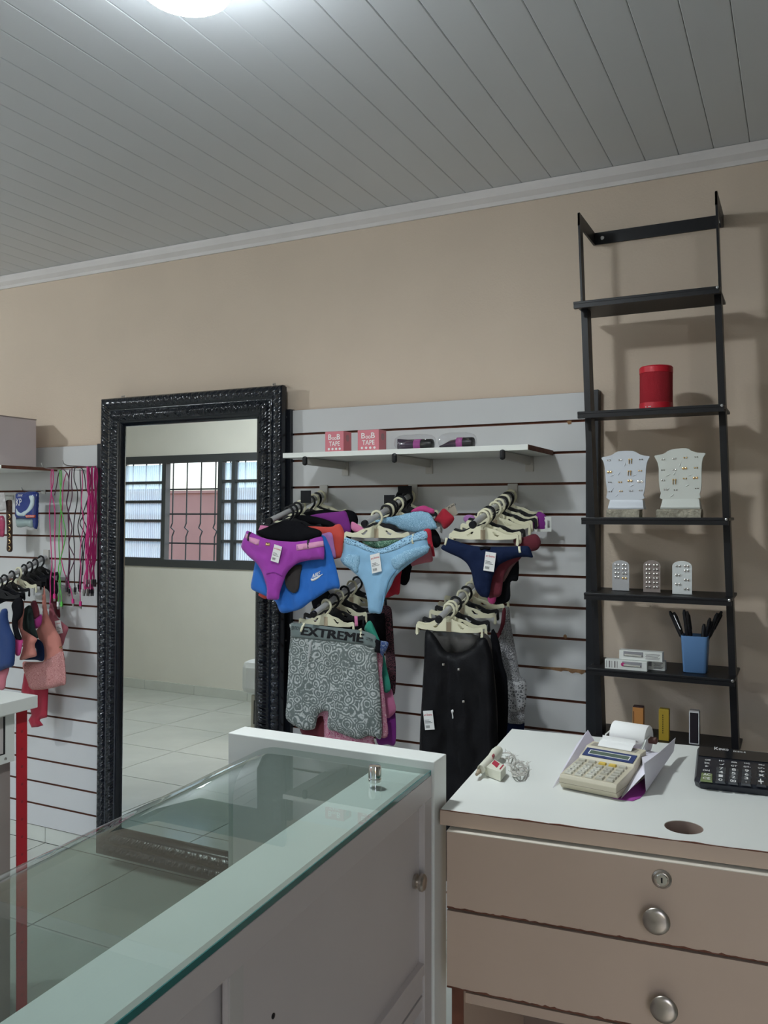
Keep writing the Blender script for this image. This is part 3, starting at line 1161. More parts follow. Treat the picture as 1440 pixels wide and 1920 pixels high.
# ------------------------------------------------------------------ tall black ladder shelf
LZ = [2.086, 1.766, 1.459, 1.242, 1.026, 0.822]


def lshift(z):
    return (2.09 - z) * 0.036


ld = thing('ladder_shelf', 'tall narrow black metal ladder shelf against the wall behind the desk', 'shelf', (-0.34, -0.14, 0))
for side in (0, 1):
    q = MB()
    for z0, z1, t in ((0.0, 2.080, 0.018), (2.080, 2.362, 0.006)):
        vs = []
        for z in (z0, z1):
            xa = (-0.586 + lshift(z)) if side == 0 else (-0.199 + lshift(z) - t)
            dep = 0.052 if t > 0.01 else 0.036
            zz = [z, z, z, z]
            vs += [(xa, -0.212, z), (xa + t, -0.212, z), (xa + t, -0.212 + dep, z), (xa, -0.212 + dep, z)]
        q.add(vs, [(3, 2, 1, 0), (4, 5, 6, 7), (0, 1, 5, 4), (1, 2, 6, 5), (2, 3, 7, 6), (3, 0, 4, 7)])
    q.build('upright', M_LADDER, ld)
    xa = (-0.586 if side == 0 else -0.205) + lshift(2.345)
    MB().box(xa, xa + 0.006, -0.212, -0.0005, 2.326, 2.364).build('top_arm', M_LADDER, ld)
cb = MB().box(-0.586 + lshift(2.345), -0.199 + lshift(2.345), -0.0065, -0.0005, 2.3262, 2.3638).build('wall_bar', M_LADDER, ld)
for xx in (-0.566, -0.219):
    MB().lathe([(0.006, 0), (0.006, 0.0015), (0.003, 0.003)], 12, Matrix.Translation((xx, -0.0065, 2.345)) @ RY).build('screw', M_STEEL, cb)
for z in LZ:
    s = lshift(z)
    x0, x1 = -0.594 + s, -0.197 + s
    q = MB()
    q.box(x0, x1, -0.272, -0.072, z - 0.008, z)
    sh = q.build('shelf_board', M_LADDER, ld, bevel=0.0015)
    MB().box(x0 + 0.001, x1 - 0.001, -0.2722, -0.258, z - 0.0195, z - 0.0078).build('front_lip', M_LADDER, sh)
    MB().lathe([(0.004, 0), (0.004, 0.0015), (0.002, 0.0025)], 10, Matrix.Translation((x1 - 0.006, -0.2722, z - 0.004)) @ RY).build('bolt', M_STEEL, sh)

# ------------------------------------------------------------------ white shelf on brackets
ws = thing('wall_shelf', 'white shelf with brown end grain on three slatwall brackets', 'shelf', (-1.15, -0.16, 1.64))
ZT = 1.6745
MB().box(-1.577, -0.721, -0.300, -0.0195, ZT - 0.0165, ZT).build('board', M_WHITE, ws, bevel=0.0008)
MB().box(-0.7209, -0.7200, -0.299, -0.020, ZT - 0.016, ZT - 0.0005).build('raw_end', M_MDF, ws)


def bracket(x, z0, y_tip, slope, parent):
    br = MB()
    y0_, y1_ = y_tip, -0.024
    br.add([(x - 0.006, y0_, z0 - 0.024 - slope), (x + 0.006, y0_, z0 - 0.024 - slope), (x + 0.006, y1_, z0 - 0.028), (x - 0.006, y1_, z0 - 0.028),
            (x - 0.006, y0_, z0 - 0.0005), (x + 0.006, y0_, z0 - 0.0005), (x + 0.006, y1_, z0 - 0.0005), (x - 0.006, y1_, z0 - 0.0005)],
           [(3, 2, 1, 0), (4, 5, 6, 7), (0, 1, 5, 4), (1, 2, 6, 5), (2, 3, 7, 6), (3, 0, 4, 7)])
    b = br.build('bracket', M_GREYPL, parent, bevel=0.002)
    MB().box(x - 0.013, x + 0.013, -0.024, -0.0185, z0 - 0.050, z0 - 0.001).build('hook_plate', M_GREYPL, b)
    q = MB().box(x - 0.0085, x + 0.0085, y0_ - 0.008, y0_ + 0.008, z0 - 0.027 - slope, z0 + 0.004)
    q.build('end_cap', M_BLACKPL, b, bevel=0.007)


for px in (570, 738, 941):
    p = at(px, 862, -0.306)
    bracket(p.x, ZT - 0.0168, -0.300, 0.0, ws)

# shelf of the other panel with its box
ls = thing('wall_shelf', 'white shelf with brown end above the blue package, holding a pale box', 'shelf', (-3.4, -0.16, 1.65))
MB().box(-3.9, -2.940, -0.310, -0.0195, 1.654, 1.6685).build('board', M_WHITE, ls)
MB().box(-2.9399, -2.939, -0.309, -0.020, 1.6545, 1.668).build('raw_end', M_MDF, ls)
pb = thing('carton', 'pale closed carton standing on the shelf above the blue package', 'box', (-3.15, -0.17, 1.669))
MB().box(-3.30, -3.012, -0.27, -0.07, 1.669, 1.878).build('body', mat('carton_pale', (0.72, 0.64, 0.66), 0.7, var=0.04), pb, bevel=0.002)
MB().box(-3.301, -3.011, -0.271, -0.069, 1.878, 1.882).build('lid', mat('carton_lid', (0.36, 0.30, 0.28), 0.7), pb)

# ------------------------------------------------------------------ things on the ladder shelf
YS = -0.18
# red speaker
p0, p1 = at(1199, 755, YS), at(1262, 755, YS)
cx, r_ = (p0.x + p1.x) / 2, (p1.x - p0.x) / 2
sp = thing('speaker', 'red cylindrical portable speaker on the ladder shelf', 'speaker', (cx, YS, LZ[1]))
T0 = Matrix.Translation((cx, YS, LZ[1]))
M_REDF = mat('speaker_cloth', (0.42, 0.012, 0.025), 0.8, bump=0.5, bscale=900)
M_REDP = mat('speaker_rubber', (0.60, 0.012, 0.03), 0.45)
MB().lathe([(r_ - 0.003, 0.0003), (r_, 0.003), (r_, 0.022), (r_ - 0.001, 0.0225)], 40, T0).build('bottom_band', M_REDP, sp, True)
MB().lathe([(r_ - 0.001, 0.0225), (r_ - 0.001, 0.108)], 40, T0).build('grille_cloth', M_REDF, sp, True)
MB().lathe([(r_ - 0.001, 0.108), (r_, 0.1085), (r_, 0.124), (r_ - 0.003, 0.1275), (r_ - 0.006, 0.126), (0.001, 0.126)], 40, T0).build('top_band', M_REDP, sp, True)
q = MB()
for a in (-118, -106, -101):
    t = math.radians(a)
    q.lathe([(0.0016, 0), (0.0016, 0.0006)], 8, T0 @ Matrix.Translation((r_ * math.cos(t), r_ * math.sin(t), 0.009)) @ Matrix.Rotation(t, 4, 'Z') @ RX)
q.build('indicator', M_WHITE_PRINT, sp)

# earring stands
c4 = (1110, 830, 6.545)
M_STONE = mat('stone_block', (0.52, 0.48, 0.38), 0.9, var=0.45, vscale=40, bump=0.9, bscale=70)
STANDS = [
    ('bluish', [(115, 185), (180, 168), (240, 152), (320, 108), (500, 102), (580, 140), (640, 158), (708, 168), (685, 215), (668, 280), (660, 360), (652, 540), (630, 640), (612, 695), (208, 700), (188, 600), (170, 480), (162, 360), (152, 280), (135, 225)],
     (195, 640, 700, 808), (172, 578, 820, 908),
     [(200, 215, 's'), (345, 212, 's'), (470, 205, 'd'), (600, 205, 'k'), (215, 360, 'G'), (460, 350, 'd'), (590, 345, 'g'), (220, 485, 'k'), (345, 485, 'g'), (465, 468, 'G'), (590, 480, 'S'), (225, 600, 'k'), (355, 595, 'g'), (478, 590, 's'), (595, 585, 's')]),
    ('greenish', [(765, 165), (820, 150), (880, 135), (970, 85), (1160, 68), (1220, 100), (1300, 122), (1390, 130), (1368, 175), (1352, 230), (1345, 330), (1342, 540), (1320, 630), (1292, 690), (868, 700), (845, 620), (828, 540), (818, 400), (818, 320), (800, 235)],
     (840, 1335, 690, 808), (790, 1335, 815, 905),
     [(870, 205, 's'), (1010, 195, 's'), (1145, 185, 'g'), (1278, 175, 'k'), (870, 335, 'k'), (1010, 332, 's'), (1135, 315, 'G'), (1275, 308, 'g'), (870, 462, 's'), (1010, 455, 'd'), (1140, 440, 'g'), (1270, 432, 'G'), (900, 575, 's'), (1025, 580, 'k'), (1285, 562, 'k')]),
]
stud_me = {}
for nm, outl, basebox, stone, studs in STANDS:
    mcer = mat('stand_' + nm, (0.72, 0.76, 0.82) if nm == 'bluish' else (0.74, 0.77, 0.72), 0.35, var=0.03)
    ps = [at(c4[0] + a / c4[2], c4[1] + b / c4[2], -0.200) for a, b in outl]
    bb = [at(c4[0] + a / c4[2], c4[1] + b / c4[2], -0.205) for a, b in ((basebox[0], basebox[2]), (basebox[1], basebox[3]))]
    ss = [at(c4[0] + a / c4[2], c4[1] + b / c4[2], -0.210) for a, b in ((stone[0], stone[2]), (stone[1], stone[3]))]
    zb = LZ[2]
    zst = ss[0].z
    stn = thing('stone_block', 'rough pale stone block under the %s white earring stand' % nm, 'stone', ((ss[0].x + ss[1].x) / 2, -0.18, zb), group='stone blocks under the earring stands')
    bm = bmesh.new()
    bmesh.ops.create_cube(bm, size=1.0)
    bmesh.ops.subdivide_edges(bm, edges=bm.edges, cuts=7, use_grid_fill=True)
    for v in bm.verts:
        c = Vector((((ss[0].x + ss[1].x) / 2) + v.co.x * (ss[1].x - ss[0].x), -0.180 + v.co.y * 0.06, zb + 0.0005 + (v.co.z + 0.5) * (zst - zb - 0.001)))
        if abs(v.co.x) > 0.49 or abs(v.co.y) > 0.49:
            nn = noise.noise_vector(c * 70) * 0.0022
            c += Vector((nn.x, nn.y, 0))
        v.co = c
    me = bpy.data.meshes.new('block')
    bm.to_mesh(me)
    bm.free()
    me.materials.append(M_STONE)
    link_mesh('block', me, stn)
    st = thing('earring_stand', 'glossy %s white earring stand with a scalloped top on a stone block' % nm, 'earring stand', ((bb[0].x + bb[1].x) / 2, -0.19, zst))
    cur = [(p.x, p.y) for p in catmull([(p.x, p.z, 0) for p in ps], 3, True)]
    MB().plate(cur, [], 0.007, Matrix.Translation((0, -0.200, 0))).build('panel', mcer, st, bevel=0.0015)
    fb = MB()
    pr2 = [(-0.209, zst + 0.0005), (-0.211, zst + 0.005), (-0.209, zst + 0.011), (-0.203, zst + 0.019), (-0.2003, zst + 0.0285), (-0.175, zst + 0.0285), (-0.165, zst + 0.009), (-0.164, zst + 0.0005)]
    kk = len(pr2)
    xa, xb = bb[0].x, bb[1].x
    vs = [(xa + (z - zst) * 0.17, y, z) for y, z in pr2] + [(xb - (z - zst) * 0.17, y, z) for y, z in pr2]
    fs = [(i, (i + 1) % kk, kk + (i + 1) % kk, kk + i) for i in range(kk)] + [tuple(range(kk - 1, -1, -1)), tuple(range(kk, 2 * kk))]
    fb.add(vs, [tuple(reversed(f)) for f in fs]).build('foot', mcer, st, True, bevel=0.001)
    # embossed sprig
    rl = MB()
    rs = random.Random(hash_name(nm))
    for (a, b, an, ln) in ((250, 400, 25, 60), (330, 380, 60, 50), (520, 400, 20, 55), (300, 650, 40, 60), (400, 270, 70, 50), (490, 525, 25, 50), (250, 575, 50, 50)):
        a2 = a + (0 if nm == 'bluish' else 680)
        c = at(c4[0] + a2 / c4[2], c4[1] + b / c4[2], -0.2005)
        rl.tube([(c.x + math.cos(math.radians(an)) * s_ * ln / 6.5 / 660 * 0.5, -0.2002, c.z + math.sin(math.radians(an)) * s_ * ln / 6.5 / 660 * 0.5) for s_ in (-1, -0.4, 0.3, 1)], [0.0004, 0.0019, 0.0016, 0.0004], 8)
    rl.build('embossed_sprig', mcer, st, True)
    rowc = {}
    for a, b, kd in studs:
        rw = ['top', 'second', 'third', 'lowest'][min(3, int((b - 130) / 125))]
        rowc[rw] = rowc.get(rw, 0) + 1
        c = at(c4[0] + a / c4[2], c4[1] + b / c4[2], -0.2004)
        q = MB()
        sz = {'s': 0.0026, 'k': 0.0018, 'g': 0.0024, 'G': 0.0036, 'S': 0.0042, 'd': 0.0026}[kd]
        for sx in (-1, 1):
            M_ = Matrix.Translation((c.x + sx * max(0.0032, sz * 1.05), -0.2004, c.z)) @ RY
            q.lathe([(sz * 0.6, 0), (sz, 0.0008), (sz * 0.8, 0.0022), (sz * 0.2, 0.003)], 10, M_)
            if kd == 'd':
                q.tube([(c.x + sx * 0.0034, -0.2025, c.z), (c.x + sx * 0.0036, -0.2025, c.z - 0.013)], 0.0011, 6)
        mm = {'s': M_SILVER, 'k': M_NICKEL, 'g': M_GOLD, 'G': M_GOLD, 'S': M_SILVER, 'd': M_GOLD}[kd]
        e = q.build('earring_pair', mm, None, True)
        tag(e, 'tiny earring pair on the %s white stand, %s in its %s row' % (nm, ('', 'first', 'second', 'third', 'fourth', 'fifth')[rowc[rw]], rw), 'earrings', 'earring pairs on the %s white stand' % nm)

# earring cards
c5r = (1080, 980, 4.5)
CARDS = [('frosted clear earring card with a gold pair, nearest the black upright', (305, 448, 320, 570), (0.55, 0.55, 0.56), -0.175, [(0, 0), (1, 0), (0, 1), (1, 1), (0, 2), (1, 2), (0, 3), (1, 3.2)]),
         ('brownish earring card filled with six rows of studs, the middle card', (568, 712, 318, 572), (0.30, 0.25, 0.23), -0.195, [(i, j) for j in range(6) for i in (0, 1)]),
         ('white arched earring card with staggered studs, farthest along the shelf', (812, 978, 325, 585), (0.75, 0.78, 0.77), -0.215, [(0, 0), (1, 0), (1, 1), (0, 2), (1, 3), (0, 4), (1, 5)])]
for lab, (xa, xb, ya_, yb_), col, Yc, grid in CARDS:
    A = at(c5r[0] + xa / 4.5, c5r[1] + yb_ / 4.5, Yc)
    Bq = at(c5r[0] + xb / 4.5, c5r[1] + ya_ / 4.5, Yc)
    z0 = LZ[3] + 0.0006
    wd, ht = Bq.x - A.x, Bq.z - z0
    cd = thing('earring_card', lab, 'earring card', ((A.x + Bq.x) / 2, Yc, z0))
    out = [(A.x, z0), (Bq.x, z0), (Bq.x, z0 + ht * 0.84)] + [((A.x + Bq.x) / 2 + wd / 2 * math.cos(t), z0 + ht * 0.84 + ht * 0.16 * math.sin(t)) for t in np.linspace(0.2, math.pi - 0.2, 10)] + [(A.x, z0 + ht * 0.84)]
    MB().plate(out, [], 0.0012, Matrix.Translation((0, Yc, 0))).build('card', mat('card_%d' % int(col[0] * 100), col, 0.35), cd)
    MB().box(A.x, Bq.x, Yc - 0.0, Yc + 0.022, z0, z0 + 0.0012).build('foot', mat('card_%d' % int(col[0] * 100), col, 0.35), cd)
    nr = 6
    for (i, j) in grid:
        q = MB()
        cz = z0 + ht * (0.85 - 0.135 * j)
        for sx in (-1, 1):
            cxx = A.x + wd * (0.29 + 0.44 * i) + sx * 0.0042
            q.lathe([(0.002, 0), (0.0036, 0.001), (0.0028, 0.003), (0.0008, 0.004)], 10, Matrix.Translation((cxx, Yc - 0.0002, cz)) @ RY)
        q.build('stud_pair', M_GOLD if (lab.startswith('frosted') and (i, j) == (1, 3.2)) else M_SILVER, cd, True)

# blue pen cup and pens
YC = -0.20
c6c = (1240, 1130, 11.08)
P = [at(c6c[0] + a / c6c[2], c6c[1] + b / c6c[2], YC - 0.03) for a, b in ((400, 700), (970, 735), (440, 1430), (925, 1445))]
cxx = (P[0].x + P[1].x) / 2
zc0, zc1 = LZ[4] + 0.0006, (P[0].z + P[1].z) / 2 + 0.002
wt, wb_ = (P[1].x - P[0].x) / 2, (P[3].x - P[2].x) / 2
cup = thing('pen_cup', 'light blue tapered plastic cup full of black pens', 'cup', (cxx, YC, zc0))


def rrect(hw_, hd, r, n=5):
    out = []
    for (sx, sy, a0) in ((1, 1, 0), (-1, 1, 90), (-1, -1, 180), (1, -1, 270)):
        for i in range(n + 1):
            t = math.radians(a0 + 90 * i / n)
            out.append((sx * (hw_ - r) + r * math.cos(t), sy * (hd - r) + r * math.sin(t)))
    return out


q = MB()
secs = [(wb_ - 0.002, zc0), (wb_, zc0 + 0.002), (wt, zc1), (wt - 0.0015, zc1 + 0.0006), (wt - 0.003, zc1 - 0.001), (wb_ - 0.002, zc0 + 0.006)]
vs, fs = [], []
for (h, z) in secs:
    vs += [(cxx + a, YC + b, z) for a, b in rrect(h, h * 0.92, 0.009)]
kk = 24
for i in range(len(secs) - 1):
    for j in range(kk):
        fs.append((i * kk + j, i * kk + (j + 1) % kk, (i + 1) * kk + (j + 1) % kk, (i + 1) * kk + j))
fs.append(tuple(range(kk - 1, -1, -1)))
fs.append(tuple((len(secs) - 1) * kk + j for j in range(kk)))
q.add(vs, fs).build('body', mat('cup_blue', (0.13, 0.27, 0.52), 0.4, var=0.05), cup, True, angle=0.8)
PENS = [((175, 175), -0.20, (440, 690)), ((260, 195), -0.185, (500, 690)), ((470, 145), -0.20, (560, 700)), ((535, 180), -0.21, (600, 700)), ((1255, 180), -0.19, (960, 720)), ((1165, 215), -0.205, (930, 715)), ((1010, 320), -0.215, (890, 715)), ((890, 440), -0.20, (870, 715))]
for i, (tp, yy, bt) in enumerate(PENS):
    a = at(c6c[0] + tp[0] / c6c[2], c6c[1] + tp[1] / c6c[2], yy)
    e = Vector((cxx + (0.003, -0.006, -0.010, -0.002, -0.004, 0.006, 0.0125, 0.0145)[i], YC + (-0.012, 0.010, -0.004, 0.014, 0.010, -0.002, 0.016, -0.016)[i], zc0 + 0.012))
    pn = thing('pen', '%s black pen counted from the white boxes, in the light blue cup' % ('second', 'first', 'third', 'fourth', 'eighth', 'seventh', 'sixth', 'fifth')[i], 'pen', e, group='black pens in the blue cup')
    d = (a - e)
    MB().tube([e, e + d * 0.55], 0.0040, 10).build('barrel', M_BLACKPL, pn, True)
    MB().tube([e + d * 0.55, e + d * 0.57, e + d * 0.94, a], [0.0046, 0.0056, 0.0054, 0.0030], 10).build('cap', M_BLACKPL, pn, True)
    sd_ = Vector((0.0056, -0.0025, 0))
    MB().tube([e + d * 0.95 + sd_ * 0.6, e + d * 0.93 + sd_ * 1.15, e + d * 0.68 + sd_ * 1.1], 0.0011, 6).build('clip', M_STEEL if i in (0, 2) else M_BLACKPL, pn)

# white lip-pencil boxes
BX = [('white box with a pink dot, lying in front of the two others', 1134, 1213, -0.262, 0.0, True), ('white box half hidden behind the pink-dot box', 1190, 1247, -0.228, 0.0, False), ('white box lying across the two lower white boxes', 1161, 1242, -0.250, 0.0275, False)]
for lab, xa, xb, Yb, dz, dot in BX:
    A, Bq = at(xa, 1240, Yb), at(xb, 1240, Yb)
    z0 = LZ[4] + 0.0005 + dz
    b = thing('cosmetic_box', lab, 'box', ((A.x + Bq.x) / 2, Yb + 0.012, z0))
    MB().box(A.x, Bq.x, Yb, Yb + 0.026, z0, z0 + 0.0268).build('carton', M_WHITE, b, bevel=0.0006)
    L_ = Bq.x - A.x
    wx = A.x + L_ * (0.1 if not dot else 0.42)
    wl = L_ * 0.46
    wdw = MB().box(wx, wx + wl, Yb - 0.0004, Yb + 0.001, z0 + 0.010, z0 + 0.024).build('window', mat('box_window', (0.33, 0.33, 0.35), 0.2), b)
    MB().tube([(wx + 0.004, Yb - 0.0008, z0 + 0.0145), (wx + wl - 0.004, Yb - 0.0008, z0 + 0.0135)], 0.0033, 8).build('pencil', M_SILVER, wdw, True)
    if dot:
        MB().lathe([(0.0055, 0), (0.0055, 0.0008)], 20, Matrix.Translation((wx + 0.002, Yb - 0.0012, z0 + 0.0155)) @ RY).build('pink_dot', mat('pink_dot', (0.45, 0.02, 0.16), 0.5), b)
    pr3 = MB()
    for i in range(5):
        if dot:
            pr3.box(A.x + 0.004 + i * 0.0075, A.x + 0.0055 + i * 0.0075 + 0.002 * (i % 2), Yb - 0.0003, Yb + 0.001, z0 + 0.004, z0 + 0.023)
        else:
            x_ = wx + wl + 0.006
            pr3.box(x_ + 0.002 * (i % 2), Bq.x - 0.006 - 0.003 * (i % 3), Yb - 0.0003, Yb + 0.001, z0 + 0.019 - i * 0.0034, z0 + 0.0203 - i * 0.0034)
    pr3.build('printing', mat('print_grey', (0.2, 0.18, 0.18), 0.6), b)

# three little upright boxes on the lowest board
for lab, xa, xb, yt, colr, kd in (('slim orange cosmetic box standing behind the paper roll', 1186, 1206, 1326, (0.60, 0.26, 0.07), 'o'), ('slim yellow cosmetic box standing on the lowest ladder board', 1235, 1254, 1331, (0.50, 0.34, 0.03), 'y'), ('slim black cosmetic box with white edges, beside the black calculator', 1292, 1311, 1334, (0.018, 0.012, 0.018), 'k')):
    Yb = -0.20
    A, Bq = at(xa, 1390, Yb), at(xb, yt, Yb)
    z0 = LZ[5] + 0.0005
    b = thing('cosmetic_box', lab, 'box', ((A.x + Bq.x) / 2, Yb + 0.012, z0))
    fm = mat('box_' + kd, colr, 0.5, var=0.1)
    MB().box(A.x, Bq.x, Yb, Yb + 0.024, z0, Bq.z - 0.003).build('carton', fm, b, bevel=0.0005)
    MB().box(A.x + 0.001, Bq.x - 0.001, Yb + 0.001, Yb + 0.023, Bq.z - 0.003, Bq.z).build('lid', mat('lid_' + kd, {'o': (0.05, 0.02, 0.02), 'y': (0.45, 0.32, 0.03), 'k': (0.62, 0.58, 0.58)}[kd], 0.5), b)
    q = MB()
    if kd == 'k':
        for (u0, u1, v0, v1) in ((0, 0.08, 0, 1), (0.92, 1, 0, 1), (0.08, 0.92, 0, 0.025), (0.08, 0.92, 0.975, 1)):
            q.box(A.x + u0 * (Bq.x - A.x), A.x + u1 * (Bq.x - A.x), Yb - 0.0005, Yb + 0.001, z0 + v0 * (Bq.z - 0.003 - z0), z0 + v1 * (Bq.z - 0.003 - z0))
        q.build('white_edging', M_WHITE_PRINT, b)
    elif kd == 'o':
        q.lathe([(0.010, 0), (0.010, 0.0008)], 20, Matrix.Translation((Bq.x - 0.009, Yb - 0.0008, z0 + 0.018)) @ RY)
        q.box(A.x + 0.003, A.x + 0.0045, Yb - 0.0004, Yb + 0.001, z0 + 0.03, z0 + 0.075)
        q.build('dark_print', M_BLACK_PRINT, b)
    else:
        for i in range(9):
            q.box(A.x + 0.0105, A.x + 0.0125, Yb - 0.0004, Yb + 0.001, z0 + 0.02 + i * 0.0062, z0 + 0.0238 + i * 0.0062)
        q.build('dark_print', M_BLACK_PRINT, b)

# ------------------------------------------------------------------ things on the white shelf
c7s = (590, 790, 4.5)
M_PINK = mat('box_pink', (0.66, 0.20, 0.24), 0.55, var=0.05)
for lab, xa, xb, Yb in (('pink tape box on the white shelf, nearer the mirror', 88, 244, -0.215), ('pink tape box on the white shelf, nearer the wrapped tubes', 362, 542, -0.212)):
    A, Bq = at(590 + xa / 4.5, 850, Yb), at(590 + xb / 4.5, 812, Yb)
    if lab.endswith('tubes'):
        Bq = at(590 + xb / 4.5, 809.5, Yb)
    z0 = ZT + 0.0005
    b = thing('tape_box', lab, 'box', ((A.x + Bq.x) / 2, Yb + 0.03, z0), group='pink tape boxes')
    MB().box(A.x, Bq.x, Yb, Yb + 0.056, z0, z0 + 0.0745).build('carton', M_PINK, b, bevel=0.0012)
    wd = Bq.x - A.x
    q = MB()
    yq = Yb - 0.0006

    def tx(s, u0, v0, u1, v1):
        text(q, s, (A.x + wd * u0, yq, z0 + 0.0745 * v0), (wd * (u1 - u0), 0, 0), (0, 0, 0.0745 * (v1 - v0)))

    tx('B', 0.18, 0.62, 0.36, 0.87)
    tx('oo', 0.38, 0.60, 0.62, 0.74)
    tx('B', 0.64, 0.62, 0.82, 0.87)
    tx('TAPE', 0.22, 0.33, 0.80, 0.54)
    q.build('white_lettering', M_WHITE_PRINT, b)
    q = MB()
    for i in range(4):
        q.lathe([(0.0042, 0), (0.0042, 0.0005)], 14, Matrix.Translation((A.x + wd * (0.21 + 0.195 * i), Yb - 0.0001, z0 + 0.0145)) @ RY)
    q.build('white_dots', M_WHITE_PRINT, b)
    MB().lathe([(0.012, 0), (0.012, 0.0004)], 20, Matrix.Translation((Bq.x, Yb + 0.028, z0 + 0.052)) @ RX).build('round_cutout', mat('cutout_grey', (0.42, 0.22, 0.24), 0.6), b)

for k, (lab, xa, xb, yt, yb2) in enumerate((('dark cosmetic tube in crinkled clear wrap, nearer the pink boxes', 700, 1000, 155, 250), ('dark cosmetic tube in crinkled clear wrap, farther along the shelf', 1070, 1345, 165, 245))):
    Yb = -0.2
    A, Bq = at(590 + xa / 4.5, 846, Yb), at(590 + xb / 4.5, 846, Yb)
    z0 = ZT + 0.0006
    r = 0.0185
    tb = thing('cosmetic_tube', lab, 'cosmetic tube', ((A.x + Bq.x) / 2, Yb, z0), group='wrapped tubes on the white shelf')
    L_ = Bq.x - A.x
    secs = [(0.0, 0.023, 0.004), (0.08, 0.0225, 0.008), (0.3, 0.0205, 0.0155), (0.66, 0.0185, 0.018)] if k == 0 else [(0.0, 0.003, 0.021), (0.1, 0.0065, 0.021), (0.3, 0.014, 0.0195), (0.66, 0.0178, 0.0185)]
    vs, fs = [], []
    for u, hz, hy in secs:
        for j in range(20):
            t = 2 * math.pi * j / 20
            vs.append((A.x + L_ * u, Yb + hy * math.cos(t), z0 + 0.0185 + (hz - 0.0185) * 0.6 + hz * math.sin(t) * (1.0 if hz < 0.0186 else 0.87)))
    for i in range(len(secs) - 1):
        for j in range(20):
            fs.append((i * 20 + j, i * 20 + (j + 1) % 20, (i + 1) * 20 + (j + 1) % 20, (i + 1) * 20 + j))
    fs += [tuple(range(19, -1, -1)), tuple(60 + j for j in range(20))]
    MB().add(vs, [tuple(reversed(f)) for f in fs]).build('tube_body', mat('tube_purple', (0.030, 0.012, 0.035), 0.25, coat=0.5), tb, True)
    MX_ = Matrix.Translation((0, Yb, z0 + 0.0185)) @ Matrix.Translation((A.x + L_ * 0.66, 0, 0)) @ RX
    MB().lathe([(0.0184, 0.0), (0.0184, L_ * 0.29), (0.0165, L_ * 0.325), (0.010, L_ * 0.34)], 24, MX_).build('tube_cap', M_BLACKPL, tb, True)
    MB().lathe([(0.0190, -L_ * 0.16), (0.0190, L_ * 0.03)], 24, MX_).build('label_band', mat('tube_pink', (0.36, 0.06, 0.27), 0.3), tb, True)
    bm = bmesh.new()
    bmesh.ops.create_icosphere(bm, subdivisions=4, radius=1.0)
    for v in bm.verts:
        c = v.co.copy()
        s_ = 1 + 0.10 * noise.noise(c * 3.1 + Vector((k * 7, 0, 0))) + 0.05 * noise.noise(c * 8)
        sg = lambda t, e: math.copysign(abs(t) ** e, t)
        x = (A.x + Bq.x) / 2 + sg(c.x, 0.55) * (L_ * 0.56) * (1 + 0.04 * noise.noise(c * 6))
        y = Yb + sg(c.y, 0.7) * 0.030 * s_
        z = z0 + 0.0255 + sg(c.z, 0.7) * 0.0265 * s_
        v.co = Vector((x, y, max(z, z0 + 0.0002)))
    me = bpy.data.meshes.new('clear_wrap')
    bm.to_mesh(me)
    bm.free()
    me.materials.append(M_CLEAR)
    me.shade_smooth()
    me.set_sharp_from_angle(angle=0.35)
    link_mesh('clear_wrap', me, tb)

# ------------------------------------------------------------------ things on the desk
ZD = DT + 0.0005
# beige printing calculator
pc = thing('printing_calculator', 'beige printing calculator with a paper roll, resting on a purple sheet', 'calculator', (-0.3015, -1.383, ZD + 0.0012), (0, 0, math.radians(-9.5)))
M_BEIGE = mat('beige_plastic', (0.60, 0.55, 0.42), 0.5, var=0.03)
W2 = 0.047
side = [(0.012, 0.0), (0.004, 0.008), (0.0, 0.0105), (0.0, 0.021), (0.005, 0.0265), (0.118, 0.036), (0.124, 0.040), (0.162, 0.049), (0.168, 0.052), (0.205, 0.052), (0.212, 0.046), (0.212, 0.0)]
kk = len(side)
vs = [(-W2, y, z) for y, z in side] + [(W2, y, z) for y, z in side]
fs = [(i, (i + 1) % kk, kk + (i + 1) % kk, kk + i) for i in range(kk)] + [tuple(range(kk - 1, -1, -1)), tuple(range(kk, 2 * kk))]
body = MB().add(vs, fs)
o = body.build('case', M_BEIGE, pc, local=True, bevel=0.003)
bmx = bmesh.new()
bmx.from_mesh(o.data)
bmesh.ops.recalc_face_normals(bmx, faces=bmx.faces)
bmx.to_mesh(o.data)
bmx.free()
MB().box(-W2 - 0.0003, W2 + 0.0003, -0.0004, 0.205, 0.0118, 0.0124).build('case_seam', mat('seam', (0.25, 0.22, 0.16), 0.7), pc, local=True)


def slope_frame(y, z, ang):
    return Matrix.Translation((0, y, z)) @ Matrix.Rotation(ang, 4, 'X')


a1 = math.atan2(0.0095, 0.113)
a2 = math.atan2(0.009, 0.038)
F2 = slope_frame(0.125, 0.0404, a2)
dp = MB().box(-W2 + 0.004, W2 - 0.004, 0.001, 0.036, 0, 0.0012, F2).build('display_bezel', mat('bezel_navy', (0.03, 0.05, 0.16), 0.35), pc, local=True)
q = MB()
for (u0, u1, v0, v1) in ((-0.035, 0.035, 0.009, 0.0105), (-0.035, 0.035, 0.0255, 0.027), (-0.035, -0.0335, 0.0105, 0.0255), (0.0335, 0.035, 0.0105, 0.0255)):
    q.box(u0, u1, v0, v1, 0.001, 0.0019, F2)
q.build('display_rim', M_WHITE_PRINT, dp, local=True)
MB().box(-0.0335, 0.0335, 0.0105, 0.0255, 0.0011, 0.0015, F2).build('screen', mat('lcd', (0.10, 0.14, 0.11), 0.15), dp, local=True)
F1 = slope_frame(0.005, 0.0265, a1)
keyme = {}
